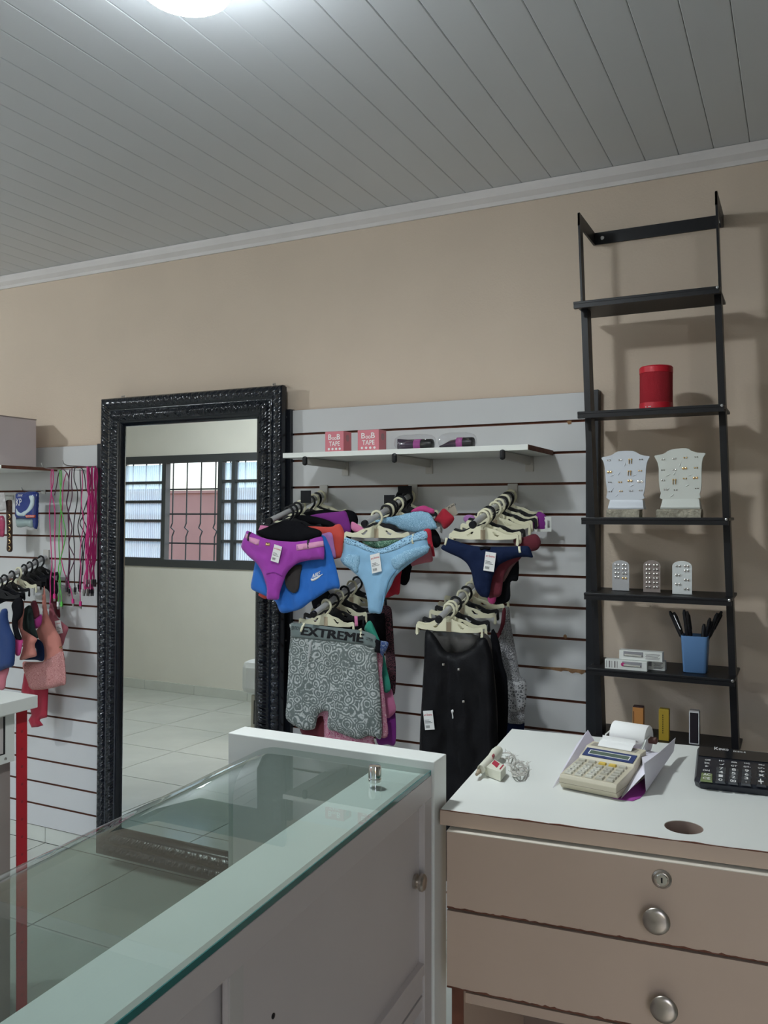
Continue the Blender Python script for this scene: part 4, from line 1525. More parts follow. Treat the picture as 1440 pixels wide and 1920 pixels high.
for r in range(6):
    for c in range(5):
        x = -0.036 + c * 0.0172
        y = 0.012 + r * 0.0165
        if r == 5:
            y = 0.098
        col = 'yellow' if (r == 5 and c in (2, 3)) else 'key'
        big = (r == 0 and c == 3)
        q = MB()
        hw2, hd2 = 0.0062, (0.0055 if not big else 0.010)
        yc = y if not big else y + 0.0045
        if r == 1 and c == 3:
            continue
        vs = [(x - hw2, yc - hd2, 0.0005), (x + hw2, yc - hd2, 0.0005), (x + hw2, yc + hd2, 0.0005), (x - hw2, yc + hd2, 0.0005),
              (x - hw2 + 0.001, yc - hd2 + 0.001, 0.0036), (x + hw2 - 0.001, yc - hd2 + 0.001, 0.0036), (x + hw2 - 0.001, yc + hd2 - 0.001, 0.0036), (x - hw2 + 0.001, yc + hd2 - 0.001, 0.0036)]
        q.add(vs, [(3, 2, 1, 0), (4, 5, 6, 7), (0, 1, 5, 4), (1, 2, 6, 5), (2, 3, 7, 6), (3, 0, 4, 7)], F1)
        kb = q.build('key', mat('key_yellow', (0.72, 0.52, 0.10), 0.5) if col == 'yellow' else mat('key_grey', (0.52, 0.50, 0.42), 0.5) if (c >= 3 or r >= 4) else mat('key_pale', (0.70, 0.69, 0.60), 0.5), pc, local=True)
        s_ = None
        if r < 4 and c < 3:
            s_ = [['0', '00', '.'], ['1', '2', '3'], ['4', '5', '6'], ['7', '8', '9']][r][c]
        elif c == 3:
            s_ = {0: '+', 2: '×', 3: '÷'}.get(r)
        if s_:
            t_ = MB()
            hh = 0.0045 if s_ != '.' else 0.0012
            wdt = {1: 0.0035, 2: 0.006}[len(s_)] if s_ != '.' else 0.0012
            text(t_, s_, (x - wdt / 2, yc - hh / 2, 0.0038), (wdt, 0, 0), (0, hh, 0))
            t_.v = [tuple(F1 @ Vector(v)) for v in t_.v]
            t_.build('key_mark', M_BLACK_PRINT, kb, local=True)
MB().box(-W2 + 0.006, W2 - 0.010, 0.172, 0.203, 0.0515, 0.0524).build('printer_bay', mat('bay_grey', (0.34, 0.31, 0.26), 0.6), pc, local=True)
pp = MB()
vs, fs = [], []
for i in range(9):
    t = i / 8
    y = 0.176 + 0.05 * t
    z = 0.053 + 0.008 * math.sin(t * math.pi)
    vs += [(-0.029, y, z), (0.029, y, z), (0.029, y, z - 0.0005), (-0.029, y, z - 0.0005)]
for i in range(8):
    for j in range(4):
        fs.append((i * 4 + j, i * 4 + (j + 1) % 4, i * 4 + 4 + (j + 1) % 4, i * 4 + 4 + j))
fs += [(3, 2, 1, 0), (32, 33, 34, 35)]
pp.add(vs, [tuple(reversed(f)) for f in fs]).build('paper_strip', M_TAG, pc, local=True)
RXl = Matrix.Translation((0.004, 0.262, 0.044)) @ RX
rl = MB().lathe([(0.006, -0.0315), (0.0235, -0.031), (0.0240, -0.030), (0.0240, 0.030), (0.0235, 0.031), (0.006, 0.0315)], 36, RXl).build('paper_roll', M_TAG, pc, True, local=True)
MB().lathe([(0.006, -0.033), (0.006, 0.044), (0.003, 0.046)], 14, RXl).build('spindle', mat('spindle_brown', (0.10, 0.04, 0.03), 0.6), rl, local=True)
wq = MB()
for s in (-1, 1):
    x = 0.002 + s * 0.035
    wq.tube([(x, 0.2105, 0.022), (x, 0.2105, 0.040), (x, 0.240, 0.054), (x, 0.262, 0.056), (x, 0.266, 0.048)], 0.0013, 8)
wq.build('roll_holder', M_WHITE, pc, local=True)

for ch in pc.children:
    for oo in [ch] + list(ch.children):
        for v in oo.data.vertices:
            if v.co.y > 0.21:
                v.co.y -= 0.074
                v.co.z += 0.006 if oo.name.startswith(('paper_roll', 'spindle')) else 0.0
            else:
                v.co.y *= 0.665
                v.co.z *= 0.86
# purple-lined paper under it
pp_ = thing('paper_sheet', 'white paper with a purple inside, folded open around the printing calculator', 'paper', (-0.30, -1.28, ZD))
M_PURP = mat('paper_purple', (0.36, 0.05, 0.33), 0.6)
M_PAPER = mat('paper_white', (0.78, 0.76, 0.84), 0.7)
c2p = (1030, 1340, 5.76)


def pz(a, b, z):
    return atz(c2p[0] + a / c2p[2], c2p[1] + b / c2p[2], z)


def py(a, b, Y):
    return at(c2p[0] + a / c2p[2], c2p[1] + b / c2p[2], Y)


def sheet(mb, pts, thick=0.0005):
    n = (pts[1] - pts[0]).cross(pts[2] - pts[0]).normalized() * thick
    k = len(pts)
    vs = list(pts) + [p + n for p in pts]
    mb.add(vs, [tuple(range(k))[::-1], tuple(range(k, 2 * k))] + [(i, (i + 1) % k, k + (i + 1) % k, k + i) for i in range(k)])


ring = [pz(230, 700, DT + 0.0006), pz(400, 800, DT + 0.0006), pz(700, 905, DT + 0.0006), pz(790, 920, DT + 0.0006), pz(900, 932, DT + 0.0006), pz(980, 900, DT + 0.0006), pz(1030, 850, DT + 0.0006), pz(1050, 800, DT + 0.0006), pz(1190, 590, DT + 0.0006), pz(1000, 420, DT + 0.0006), pz(960, 360, DT + 0.0006), pz(540, 320, DT + 0.0006), pz(440, 300, DT + 0.0006)]
q = MB()
q.plate([(p.x, p.y) for p in ring], [], 0.0006)
q.v = [(x, z, DT + 0.0004 + y) for x, y, z in q.v]
o = q.build('purple_lining', M_PURP, pp_)
bmx = bmesh.new()
bmx.from_mesh(o.data)
bmesh.ops.recalc_face_normals(bmx, faces=bmx.faces)
bmx.to_mesh(o.data)
bmx.free()
fl_ = MB()
A_, B_, C_, D_ = pz(35, 790, DT + 0.001), pz(440, 420, DT + 0.001), py(482, 275, -1.155), py(415, 165, -1.150)
E_ = py(300, 310, -1.21)
sheet(fl_, [A_, B_, C_, D_, E_])
fl_.build('folded_flap', M_PAPER, pp_)
fl_ = MB()
T1 = py(1020, 530, -1.335)
E0 = pz(775, 905, DT + 0.0015)
L1, L2 = py(920, 455, -1.215), py(965, 360, -1.19)
sheet(fl_, [E0, py(1028, 640, -1.335), T1, L2, L1])
sheet(fl_, [T1, py(1185, 418, -1.22), L2])
fl_.build('folded_flap', M_PAPER, pp_)
fl_ = MB()
sheet(fl_, [pz(1042, 830, DT + 0.0015), pz(1340, 395, DT + 0.012), py(1360, 250, -1.10), py(1195, 400, -1.215), T1])
fl_.build('folded_flap', M_PAPER, pp_)

# black desktop calculator
KA = math.radians(4.6)
bc = thing('desktop_calculator', 'black desktop calculator with green clear keys, beside the purple paper', 'calculator', (-0.155, -1.273, ZD), (0, 0, KA))
KZ = 0.0145
M_CALC = mat('calc_black', (0.014, 0.016, 0.024), 0.32)
KD = 0.205
out = [(0.008, 0.0), (0.195, 0.0), (0.195, KD), (0.003, KD), (0.0, KD - 0.004), (0.0, 0.012)]
q = MB()
kk = len(out)
vs = [(x + (0.002 if x < 0.1 else -0.002), y + (0.002 if y < 0.1 else -0.002), 0.0) for x, y in out] + [(x, y, 0.009) for x, y in out] + [(x + (0.003 if x < 0.1 else -0.003), y + (0.006 if y < 0.1 else -0.003), KZ) for x, y in out]
fs = [tuple(range(kk - 1, -1, -1)), tuple(2 * kk + i for i in range(kk))]
for b_ in (0, kk):
    fs += [(b_ + i, b_ + (i + 1) % kk, b_ + kk + (i + 1) % kk, b_ + kk + i) for i in range(kk)]
q.add(vs, fs).build('case', M_CALC, bc, local=True, bevel=0.0008)
BMi = WM[bc.name].inverted()
ck = (1290, 1380, 9.6)


def kl(a, b, dz=0.0):
    return BMi @ atz(ck[0] + a / ck[2], ck[1] + b / ck[2], ZD + KZ + dz)


a_ = kl(200, 300)
MB().box(0.004, 0.190, kl(300, 375).y, KD - 0.004, KZ - 0.002, KZ + 0.0016).build('display_cover', mat('calc_gloss', (0.010, 0.011, 0.014), 0.10), bc, local=True)
q = MB()


def ktext(q, s, u, v, wpx, hpx, dz=0.0008):
    """u,v: lower-left in crop pixels; sizes measured along the calculator's own axes"""
    o = kl(u, v, dz)
    e = kl(u + wpx, v + wpx * 0.09, dz)
    t = kl(u, v - hpx, dz)
    text(q, s, (o.x, o.y, KZ + dz), (e.x - o.x, 0, 0), (0, t.y - o.y, 0))


ktext(q, 'K', 475, 243, 70, 48, 0.0022)
ktext(q, 'ENKO', 555, 252, 175, 34, 0.0022)
ktext(q, 'KK-8151-B', 818, 285, 220, 24, 0.0022)
q.build('white_lettering', M_WHITE_PRINT, bc, local=True)
ROWS = [('OFF', 305, 440, 105, 30), ('EX', 300, 497, 90, 30), ('▶', 312, 555, 60, 26), ('ON', 268, 628, 120, 32),
        ('M+', 560, 455, 100, 25), ('MR', 785, 482, 100, 25), ('MC', 1015, 500, 100, 25), ('MU', 1275, 528, 100, 25), ('√', 560, 520, 100, 30), ('GT', 775, 545, 110, 30), ('GT-', 1000, 562, 130, 28), ('GT+', 1262, 588, 120, 28)]
q = MB()
for s, u, v, a, b in ROWS:
    if s == '▶':
        o1, o2, o3 = kl(u, v, 0.0008), kl(u, v - b, 0.0008), kl(u + a, v - b / 2, 0.0008)
        q.add([(o1.x, o1.y, KZ + 0.0008), (o3.x, o3.y, KZ + 0.0008), (o2.x, o2.y, KZ + 0.0008)], [(0, 1, 2)])
        continue
    ktext(q, s, u, v, a, b)
q.build('white_lettering', M_WHITE_PRINT, bc, local=True)
M_KEYD = mat('key_dark', (0.05, 0.055, 0.06), 0.4)
M_KEYG = mat('key_green', (0.20, 0.25, 0.10), 0.45)
M_KEYB = mat('key_black', (0.018, 0.02, 0.024), 0.4)
KEYS = [('AC', 232, 445, 655, 715, M_KEYG), ('CE', 222, 440, 722, 782, M_KEYG)]
for c, (x0_, x1_, yy) in enumerate(((510, 690, 548), (742, 915, 570), (975, 1150, 590), (1240, 1420, 600))):
    for r in range(4):
        s = [['7', '4', '1', '0'], ['8', '5', '2', '00'], ['9', '6', '3', '.'], ['÷', '×', '+', '']][c][r]
        h = (66, 66, 68, 70)[r]
        y0_ = yy + (0, 66, 132, 200)[r]
        if c == 3:
            if r == 3:
                continue
            y0_ = (605, 672, 750)[r]
            h = (62, 66, 130)[r]
        KEYS.append((s, x0_ - 5 * r, x1_ - 5 * r, y0_, y0_ + h - 5, M_KEYB if c == 3 else M_KEYD))
for s, x0_, x1_, y0_, y1_, km in KEYS:
    A, Bq = kl(x0_, y1_, 0.002), kl(x1_, y1_ + 9, 0.002)
    C_ = kl(x0_, y0_, 0.002)
    kx0, kx1, ky0, ky1 = A.x, Bq.x, A.y, C_.y
    q = MB()
    vs = [(kx0, ky0, KZ - 0.001), (kx1, ky0, KZ - 0.001), (kx1, ky1, KZ - 0.001), (kx0, ky1, KZ - 0.001), (kx0 + 0.001, ky0 + 0.001, KZ + 0.0022), (kx1 - 0.001, ky0 + 0.001, KZ + 0.0022), (kx1 - 0.001, ky1 - 0.001, KZ + 0.0022), (kx0 + 0.001, ky1 - 0.001, KZ + 0.0022)]
    kb = q.add(vs, [(3, 2, 1, 0), (4, 5, 6, 7), (0, 1, 5, 4), (1, 2, 6, 5), (2, 3, 7, 6), (3, 0, 4, 7)]).build('key', km, bc, local=True)
    if s:
        t_ = MB()
        wd = (kx1 - kx0) * {1: 0.42, 2: 0.62}[len(s)]
        hh = (ky1 - ky0) * (0.72 if s != '.' else 0.2)
        if s == '.':
            wd *= 0.3
        if s in '÷×+':
            wd *= 1.3
        text(t_, s, ((kx0 + kx1) / 2 - wd / 2, (ky0 + ky1) / 2 - hh / 2, KZ + 0.0025), (wd, 0, 0), (0, hh, 0))
        t_.build('key_mark', M_WHITE_PRINT, kb, local=True)

# tag gun
M_GUN = mat('gun_cream', (0.72, 0.72, 0.60), 0.45, var=0.04)
cg = (880, 1390, 11.08)


def gz(a, b, z=DT + 0.014):
    return atz(cg[0] + a / cg[2], cg[1] + b / cg[2], z)


gn = thing('tagging_gun', 'cream price tagging gun with a red label lying at the desk edge', 'tagging gun', (-0.49, -1.29, ZD))
MB().tube([gz(215, 610, DT + 0.010), gz(240, 585), gz(470, 355), gz(560, 250), gz(600, 190)], [0.004, 0.0072, 0.0085, 0.0105, 0.0085], 12).build('barrel', M_GUN, gn, True)
MB().tube([gz(150, 690, DT + 0.010), gz(215, 610, DT + 0.010)], [0.0025, 0.0046], 10).build('nozzle', mat('gun_nozzle', (0.42, 0.34, 0.24), 0.5), gn, True)


def slab(pts, z0, z1, name, m, parent):
    k = len(pts)
    q = MB()
    ar = sum(pts[i].x * pts[(i + 1) % k].y - pts[(i + 1) % k].x * pts[i].y for i in range(k))
    if ar < 0:
        pts = pts[::-1]
    q.add([(p.x, p.y, z0) for p in pts] + [(p.x, p.y, z1) for p in pts], [tuple(range(k - 1, -1, -1)), tuple(range(k, 2 * k))] + [(i, (i + 1) % k, k + (i + 1) % k, k + i) for i in range(k)])
    return q.build(name, m, parent, bevel=0.0006)


ZG = DT + 0.0165
hd = slab([gz(330, 520, ZG), gz(500, 330, ZG), gz(545, 385, ZG), gz(760, 510, ZG), gz(650, 640, ZG)], ZD + 0.0005, ZG, 'handle', M_GUN, gn)
slab([gz(462, 460, ZG), gz(525, 392, ZG), gz(632, 470, ZG), gz(570, 552, ZG)], ZG, ZG + 0.0005, 'red_label', mat('gun_red', (0.42, 0.02, 0.05), 0.5), hd)
slab([gz(372, 450, ZG), gz(462, 350, ZG), gz(478, 362, ZG), gz(385, 465, ZG)], ZG, ZG + 0.0005, 'red_bar', mat('gun_red', (0.42, 0.02, 0.05), 0.5), hd)
slab([gz(622, 575, ZG), gz(700, 482, ZG), gz(722, 494, ZG), gz(642, 592, ZG)], ZG, ZG + 0.0005, 'red_bar', mat('gun_red', (0.42, 0.02, 0.05), 0.5), hd)
slab([gz(225, 500), gz(345, 320), gz(352, 370), gz(240, 520)], ZD + 0.004, ZD + 0.009, 'trigger', M_GUN, gn)
slab([gz(462, 315, ZG + 0.004), gz(505, 268, ZG + 0.004), gz(530, 300, ZG + 0.004), gz(490, 345, ZG + 0.004)], ZG, ZG + 0.006, 'red_latch', mat('gun_red2', (0.25, 0.03, 0.04), 0.5), gn)

# coil of clear fasteners
M_COIL = mat('fastener_clear', (0.78, 0.76, 0.70), 0.2, trans=0.35)
fb = thing('fastener_strip', 'curled strip of clear tag fasteners lying beside the tagging gun', 'tag fasteners', (-0.45, -1.28, ZD))
rs = random.Random(11)
for (ca, cb_, ra, rb, n_) in ((760, 300, 170, 60, 1), (1010, 560, 150, 130, 1), (1060, 600, 140, 110, 1), (960, 640, 80, 90, 1), (1080, 500, 130, 80, 1), (880, 400, 70, 110, 1), (1090, 640, 110, 70, 1)):
    q = MB()
    pts = []
    for i in range(25):
        t = 2 * math.pi * i / 26 + rs.uniform(0, 0.05) + ca
        pts.append(gz(ca + ra * math.cos(t), cb_ + rb * math.sin(t), DT + 0.003 + 0.006 * (1 + math.sin(t * 2 + ca)) * 0.5 + rs.uniform(0, 0.0012)))
    q.tube(pts, 0.0012, 6)
    for i in range(0, 25, 2):
        d = Vector((rs.uniform(-1, 1), rs.uniform(-1, 1), 0.35)).normalized() * 0.009
        p2 = pts[i] + d
        p2.z = max(p2.z, ZD + 0.001)
        q.tube([pts[i], p2], 0.0005, 5)
    q.build('loop', M_COIL, fb, True)

# ------------------------------------------------------------------ display arms and hangers
def arm(label, x, wall_z, tip, wallY=-0.018):
    """sloping round arm from the slatwall to its black end cap (tip: world point)"""
    a = thing('display_arm', label, 'display arm', (x, wallY, wall_z), group='sloping display arms')
    MB().box(x - 0.017, x + 0.017, wallY - 0.0065, wallY - 0.0008, wall_z - 0.030, wall_z + 0.034).build('hook_plate', M_GREYPL, a, bevel=0.0015)
    s = Vector((x, wallY - 0.006, wall_z))
    d = (tip - s).normalized()
    MB().tube([s, tip - d * 0.004], 0.0098, 16).build('tube', M_ALU, a, True)
    MB().tube([tip - d * 0.012, tip - d * 0.002, tip], [0.0112, 0.0112, 0.0098], 16).build('end_cap', M_BLACKPL, a, True)
    return a, s, tip


PROTO = {}


def hanger_parts(root, m, wide=0.112):
    """local origin on the arm's axis; the plate hangs below, facing the viewer"""
    hook = [(-0.0150, 0, -0.010), (-0.0160, 0, 0.002), (-0.0115, 0, 0.0125), (0.0, 0, 0.0165), (0.0125, 0, 0.0115), (0.0185, 0, -0.002), (0.0165, 0, -0.014), (0.0085, 0, -0.024), (0.001, 0, -0.032), (-0.001, 0, -0.040)]
    q = MB()
    q.tube(catmull(hook, 4), 0.0040, 7)
    q.tube([(-0.0150, 0, -0.012), (-0.0150, 0, -0.002)], 0.0042, 8)
    q.build('hook', m, root, True, local=True)
    w_ = wide
    out = [(-0.010, -0.046), (0.010, -0.046), (0.022, -0.052), (0.048, -0.058), (0.070, -0.069), (0.085, -0.071), (w_ - 0.006, -0.066), (w_, -0.071), (w_ + 0.002, -0.098), (w_ - 0.002, -0.104), (w_ - 0.008, -0.100), (w_ - 0.006, -0.080), (w_ - 0.018, -0.084), (0.040, -0.087), (0.0, -0.085)]
    out = out + [(-x, z) for x, z in reversed(out[2:-1])]
    out = [(x, z + 0.017) for x, z in out]
    hl = [(0.030, -0.063), (0.036, -0.062), (0.046, -0.071), (0.053, -0.072), (0.048, -0.077), (0.040, -0.075)]
    hl = [(x, z + 0.017) for x, z in hl]
    hl2 = [(-x, z) for x, z in reversed(hl)]
    MB().plate(out, [hl, hl2], 0.0045, Matrix.Translation((0, -0.00225, 0))).build('bar', m, root, local=True, bevel=0.0008)
    MB().box(-0.0075, 0.0075, -0.0029, 0.0029, -0.0692, -0.039).build('sticker', M_TAN if m is M_CREAM else M_BLACKPL, root, local=True)


def hanger(armt, t, color, label, group, yaw=0.0, drop=0.0):
    a, s, tip = armt
    p = s + (tip - s) * t
    key = color
    if key not in PROTO:
        r = thing('clothes_hanger', label, 'hanger', p, (0, 0, yaw), group)
        hanger_parts(r, M_CREAM if color == 'cream' else M_BLACKPL)
        PROTO[key] = r
        return r
    r = copy_tree(PROTO[key])
    r.location = p
    r.rotation_euler = (0, 0, yaw)
    r['label'] = label
    r['group'] = group
    return r


ARM_A = arm('display arm beside the mirror, carrying the magenta panties', at(608, 925, -0.018).x, 1.540, at(503, 978, -0.383))
ARM_B = arm('display arm carrying the light blue panties', at(775, 925, -0.018).x, 1.538, at(682, 983, -0.392))
ARM_C = arm('display arm carrying the navy panties', at(962, 925, -0.018).x, 1.535, at(885, 985, -0.407))
tD, tE = at(586, 1153, -0.385), at(821, 1163, -0.390)
ARM_D = arm('lower display arm carrying the grey floral shorts', tD.x, tD.z + 0.100, tD)
ARM_E = arm('lower display arm carrying the long black slip', tE.x, tE.z + 0.100, tE)
tF = at(-10, 1095, -0.289)
ARM_F = arm('display arm carrying the bras and camisoles', at(88, 1045, -0.018).x, 1.274, tF)
ARMN = {'A': ('the arm beside the mirror', ARM_A), 'B': ('the arm with the light blue panties', ARM_B), 'C': ('the arm with the navy panties', ARM_C), 'D': ('the arm with the grey floral shorts', ARM_D), 'E': ('the arm with the black slip', ARM_E), 'F': ('the arm with the bras', ARM_F)}
ROW = {'A': [(0.70, 'black'), (0.62, 'black'), (0.54, 'black'), (0.47, 'cream'), (0.28, 'black'), (0.20, 'cream'), (0.14, 'black'), (0.06, 'cream')],
       'B': [(0.95, 'cream'), (0.72, 'black'), (0.66, 'cream'), (0.60, 'black'), (0.54, 'black'), (0.40, 'cream'), (0.33, 'black'), (0.16, 'black'), (0.08, 'cream')],
       'C': [(0.94, 'cream'), (0.86, 'cream'), (0.77, 'black'), (0.58, 'cream'), (0.46, 'cream'), (0.36, 'black'), (0.28, 'cream'), (0.17, 'black'), (0.07, 'cream')],
       'D': [(0.95, 'cream'), (0.78, 'black'), (0.66, 'cream'), (0.52, 'black'), (0.34, 'cream'), (0.2, 'black')],
       'E': [(0.95, 'cream'), (0.88, 'cream'), (0.76, 'black'), (0.56, 'cream'), (0.44, 'black'), (0.30, 'cream'), (0.12, 'cream')],
       'F': [(0.92, 'black'), (0.82, 'black'), (0.68, 'black'), (0.55, 'cream'), (0.44, 'black'), (0.33, 'black'), (0.22, 'black'), (0.10, 'black')]}
rh = random.Random(5)
ORD = ['', 'first', 'second', 'third', 'fourth', 'fifth', 'sixth', 'seventh', 'eighth', 'ninth', 'tenth']
for key, (nm, A_) in ARMN.items():
    nth = 0
    for t, c in ROW[key]:
        nth += 1
        lab = '%s clip hanger, %s from the front on %s' % (c, ORD[nth], nm)
        hanger(A_, t * (0.8 if key in 'BCDE' else 0.94 if key == 'A' else 1.0), c, lab, 'hangers on %s' % nm, rh.uniform(-0.10, 0.10))

# ------------------------------------------------------------------ underwear on the arms
c5, c6, c7, cD, cE = (430, 900, 5.333), (620, 900, 6.0), (800, 900, 5.538), (520, 1090, 5.143), (760, 1080, 5.538)
l2, g1, g2 = (0, 1030, 5.335), (0, 1040, 10.286), (0, 1160, 10.286)


def fab(name, col, **k):
    return mat('fabric_' + name, col, k.pop('rough', 0.85), bump=0.12, bscale=420, sheen=0.15, **k)


M_MAG = fab('magenta', (0.36, 0.045, 0.40))
M_BLUE = fab('royal_blue', (0.016, 0.15, 0.56))
M_BLK = mat('fabric_black', (0.005, 0.005, 0.007), 0.9, spec=0.15, bump=0.12, bscale=420)
M_SATIN = mat('fabric_black_satin', (0.003, 0.003, 0.0045), 0.5, spec=0.22, bump=0.1, bscale=300)
M_NAVY = mat('fabric_navy', (0.006, 0.014, 0.050), 0.85, spec=0.2, bump=0.12, bscale=420)
M_CORAL = fab('coral', (0.62, 0.07, 0.05))
M_LILAC = fab('lilac', (0.46, 0.20, 0.50))
M_LBLUE = fab('light_blue', (0.27, 0.50, 0.72))
M_LACEB = mat_pattern('lace_light_blue', (0.20, 0.40, 0.58), (0.42, 0.66, 0.84), 110, 'rose', thr=0.35)
M_NETB = mat_pattern('net_light_blue', (0.07, 0.17, 0.30), (0.36, 0.60, 0.80), 150, 'net', width=0.16)
M_REDF2 = fab('red', (0.50, 0.015, 0.04))
M_HPINK = fab('hot_pink', (0.62, 0.06, 0.25))
M_ROSE = fab('rose', (0.50, 0.15, 0.19))
M_BURG = fab('burgundy', (0.13, 0.012, 0.024))
M_MAUVE = fab('mauve', (0.20, 0.10, 0.10))
M_PURPLE = fab('purple', (0.22, 0.02, 0.25))
M_TANF = fab('tan', (0.42, 0.30, 0.17))
M_GREEN = fab('green', (0.03, 0.30, 0.21))
M_PINKF = fab('pink', (0.66, 0.20, 0.38))
M_GREYB = fab('grey_band', (0.155, 0.195, 0.19))
M_ROSES = mat_pattern('grey_roses', (0.15, 0.18, 0.172), (0.52, 0.55, 0.54), 31, 'rose', thr=0.45)
M_PINKPR = mat_pattern('pink_print', (0.46, 0.06, 0.17), (0.75, 0.50, 0.56), 120, 'rose', thr=0.25)
M_BLFLOR = mat_pattern('dark_floral', (0.016, 0.008, 0.014), (0.16, 0.05, 0.07), 55, 'rose', thr=0.35)
M_LACEG = mat_pattern('lace_grey', (0.12, 0.12, 0.13), (0.50, 0.50, 0.51), 95, 'rose', thr=0.3)
M_LACEN = mat_pattern('lace_grey_net', (0.13, 0.13, 0.14), (0.52, 0.52, 0.53), 120, 'net', width=0.1)
M_LACEC = mat_pattern('lace_coral', (0.40, 0.145, 0.14), (0.68, 0.36, 0.34), 120, 'rose', thr=0.3)
M_CORALP = fab('coral_pink', (0.56, 0.21, 0.17))
M_DBROWN = fab('dark_brown', (0.035, 0.028, 0.026))
M_BLUET = fab('denim_blue', (0.010, 0.038, 0.15))
M_RIB = fab('pink_ribbon', (0.74, 0.32, 0.52), rough=0.5)
M_LINING = mat('fabric_lining', (0.11, 0.105, 0.10), 0.32, var=0.5, vscale=22)

# --- arm A
YK = 0.92
gA = 'underwear on the arm beside the mirror'
o = garment('panties', 'magenta panties with pink side insets, at the front beside the mirror', 'panties',
            [(162, 540), (172, 512), (205, 515), (320, 572), (430, 600), (540, 612), (640, 618), (715, 612), (800, 598), (890, 570), (936, 590), (948, 780), (900, 792), (800, 803), (700, 826), (630, 870), (570, 940), (532, 1040), (505, 1120), (490, 1192), (440, 1197), (376, 1186), (376, 1090), (352, 1000), (325, 920), (275, 835), (200, 770), (128, 690), (122, 640)],
            c5, -0.405, M_MAG, gA, thick=0.010, fold=0.005, ffreq=52, vert=0.7)
for pts in ([(200, 568), (298, 598), (292, 655), (194, 618)], [(667, 645), (800, 628), (928, 608), (935, 662), (790, 690), (676, 704)], [(160, 535), (186, 545), (180, 592), (150, 578)]):
    cloth('lace_inset', pts, c5, 0, M_RIB, o, thick=0.0008, on=o, smooth_outline=False)
cloth('crotch_seam', [(380, 930), (450, 918), (520, 950), (518, 962), (450, 930), (380, 942)], c5, 0, fab('magenta_dark', (0.24, 0.02, 0.28)), o, thick=0.0006, on=o, step=0.005)
cloth('gold_charm', [(362, 622), (408, 630), (404, 660), (366, 655)], c5, 0, M_GOLD, o, thick=0.002, on=o, step=0.004)
for pts in ([(186, 520), (206, 525), (190, 610), (176, 606)], [(770, 600), (792, 598), (796, 680), (778, 684)]):
    cloth('clip_tip', pts, c5, 0, M_BLACKPL, o, thick=0.002, on=o, step=0.004, smooth_outline=False)
price_tag(o, ((413, 806), (490, 832), (450, 642)), c5)
garment('panties', 'black panties folded on the hanger just above the magenta panties', 'panties',
        [(272, 520), (330, 490), (430, 450), (520, 410), (600, 400), (700, 425), (800, 470), (880, 492), (922, 525), (905, 570), (800, 605), (690, 622), (540, 614), (430, 600), (330, 572)], c5, -0.387, M_BLK, gA, thick=0.008, fold=0.004)
o = garment('boxer_shorts', 'royal blue shorts with silver print, hanging behind the magenta panties', 'shorts',
            [(300, 600), (600, 560), (905, 545), (985, 620), (1045, 800), (1105, 1062), (1050, 1085), (985, 1108), (880, 1175), (800, 1225), (720, 1285), (640, 1312), (520, 1328), (470, 1230), (430, 1195), (300, 1130), (218, 1080), (235, 950), (258, 820)], c5, -0.366, M_BLUE, gA, thick=0.008, fold=0.0055, ffreq=45)
cloth_text('silver_lettering', 'NIKE', ((832, 985), (905, 955), (845, 938)), c5, o, M_WHITE_PRINT, bold=0.02)
cloth('silver_swoosh', [(822, 985), (826, 1005), (845, 1010), (880, 990), (940, 938), (872, 972), (846, 985), (832, 988)], c5, 0, M_WHITE_PRINT, o, thick=0.0006, on=o, step=0.005)
garment('leggings', 'dark brown striped tights between the magenta and blue garments', 'tights', [(560, 900), (640, 860), (720, 850), (705, 960), (690, 1090), (645, 1130), (600, 1105), (560, 1040)], c5, -0.380, M_DBROWN, gA, thick=0.005, fold=0.005, ffreq=70)
garment('panties', 'coral red panties behind the blue shorts beside the mirror', 'panties', [(330, 580), (700, 470), (1000, 470), (1060, 448), (1110, 446), (1150, 540), (1135, 640), (1122, 752), (1060, 790), (700, 860), (500, 1050), (385, 1182), (308, 1165), (300, 1120), (420, 900)], c5, -0.330, M_CORAL, gA)
garment('panties', 'lilac panties peeking out beyond the blue shorts', 'panties', [(700, 600), (850, 560), (940, 535), (1020, 530), (1045, 640), (1062, 775), (1000, 770), (960, 760), (800, 720)], c5, -0.347, M_LILAC, gA)
garment('panties', 'navy panties with a tan edge beyond the lilac ones', 'panties', [(800, 600), (1040, 535), (1095, 540), (1112, 620), (1100, 690), (1060, 700), (900, 690)], c5, -0.318, M_NAVY, gA)
garment('bralette', 'tan bralette strap above the lilac panties', 'bra', [(940, 500), (985, 470), (1040, 480), (1085, 520), (1112, 580), (1105, 600), (1070, 560), (1020, 525), (960, 530)], c5, -0.308, M_TANF, gA, thick=0.004)
garment('panties', 'pink striped panties showing above the magenta ones near the mirror', 'panties', [(288, 525), (305, 470), (322, 452), (440, 478), (420, 520), (330, 545)], c5, -0.372, M_PINKF, gA, thick=0.004)
garment('panties', 'dark purple panties high on the arm beside the mirror', 'panties', [(800, 360), (950, 330), (1090, 318), (1160, 312), (1195, 400), (1215, 500), (1180, 562), (1120, 500), (1000, 420), (880, 420)], c5, -0.205, M_PURPLE, gA)
garment('panties', 'black panties farthest back on the arm beside the mirror', 'panties', [(690, 350), (780, 318), (960, 296), (1100, 312), (1180, 298), (1260, 330), (1285, 420), (1230, 560), (1150, 620), (1000, 500), (800, 420)], c5, -0.135, M_BLK, gA, fold=0.005)
garment('panties', 'black panties with purple trim under the cream hanger beside the mirror', 'panties', [(620, 360), (760, 352), (880, 372), (1000, 410), (1080, 470), (1030, 480), (900, 450), (780, 440), (660, 420)], c5, -0.235, M_BLK, gA)
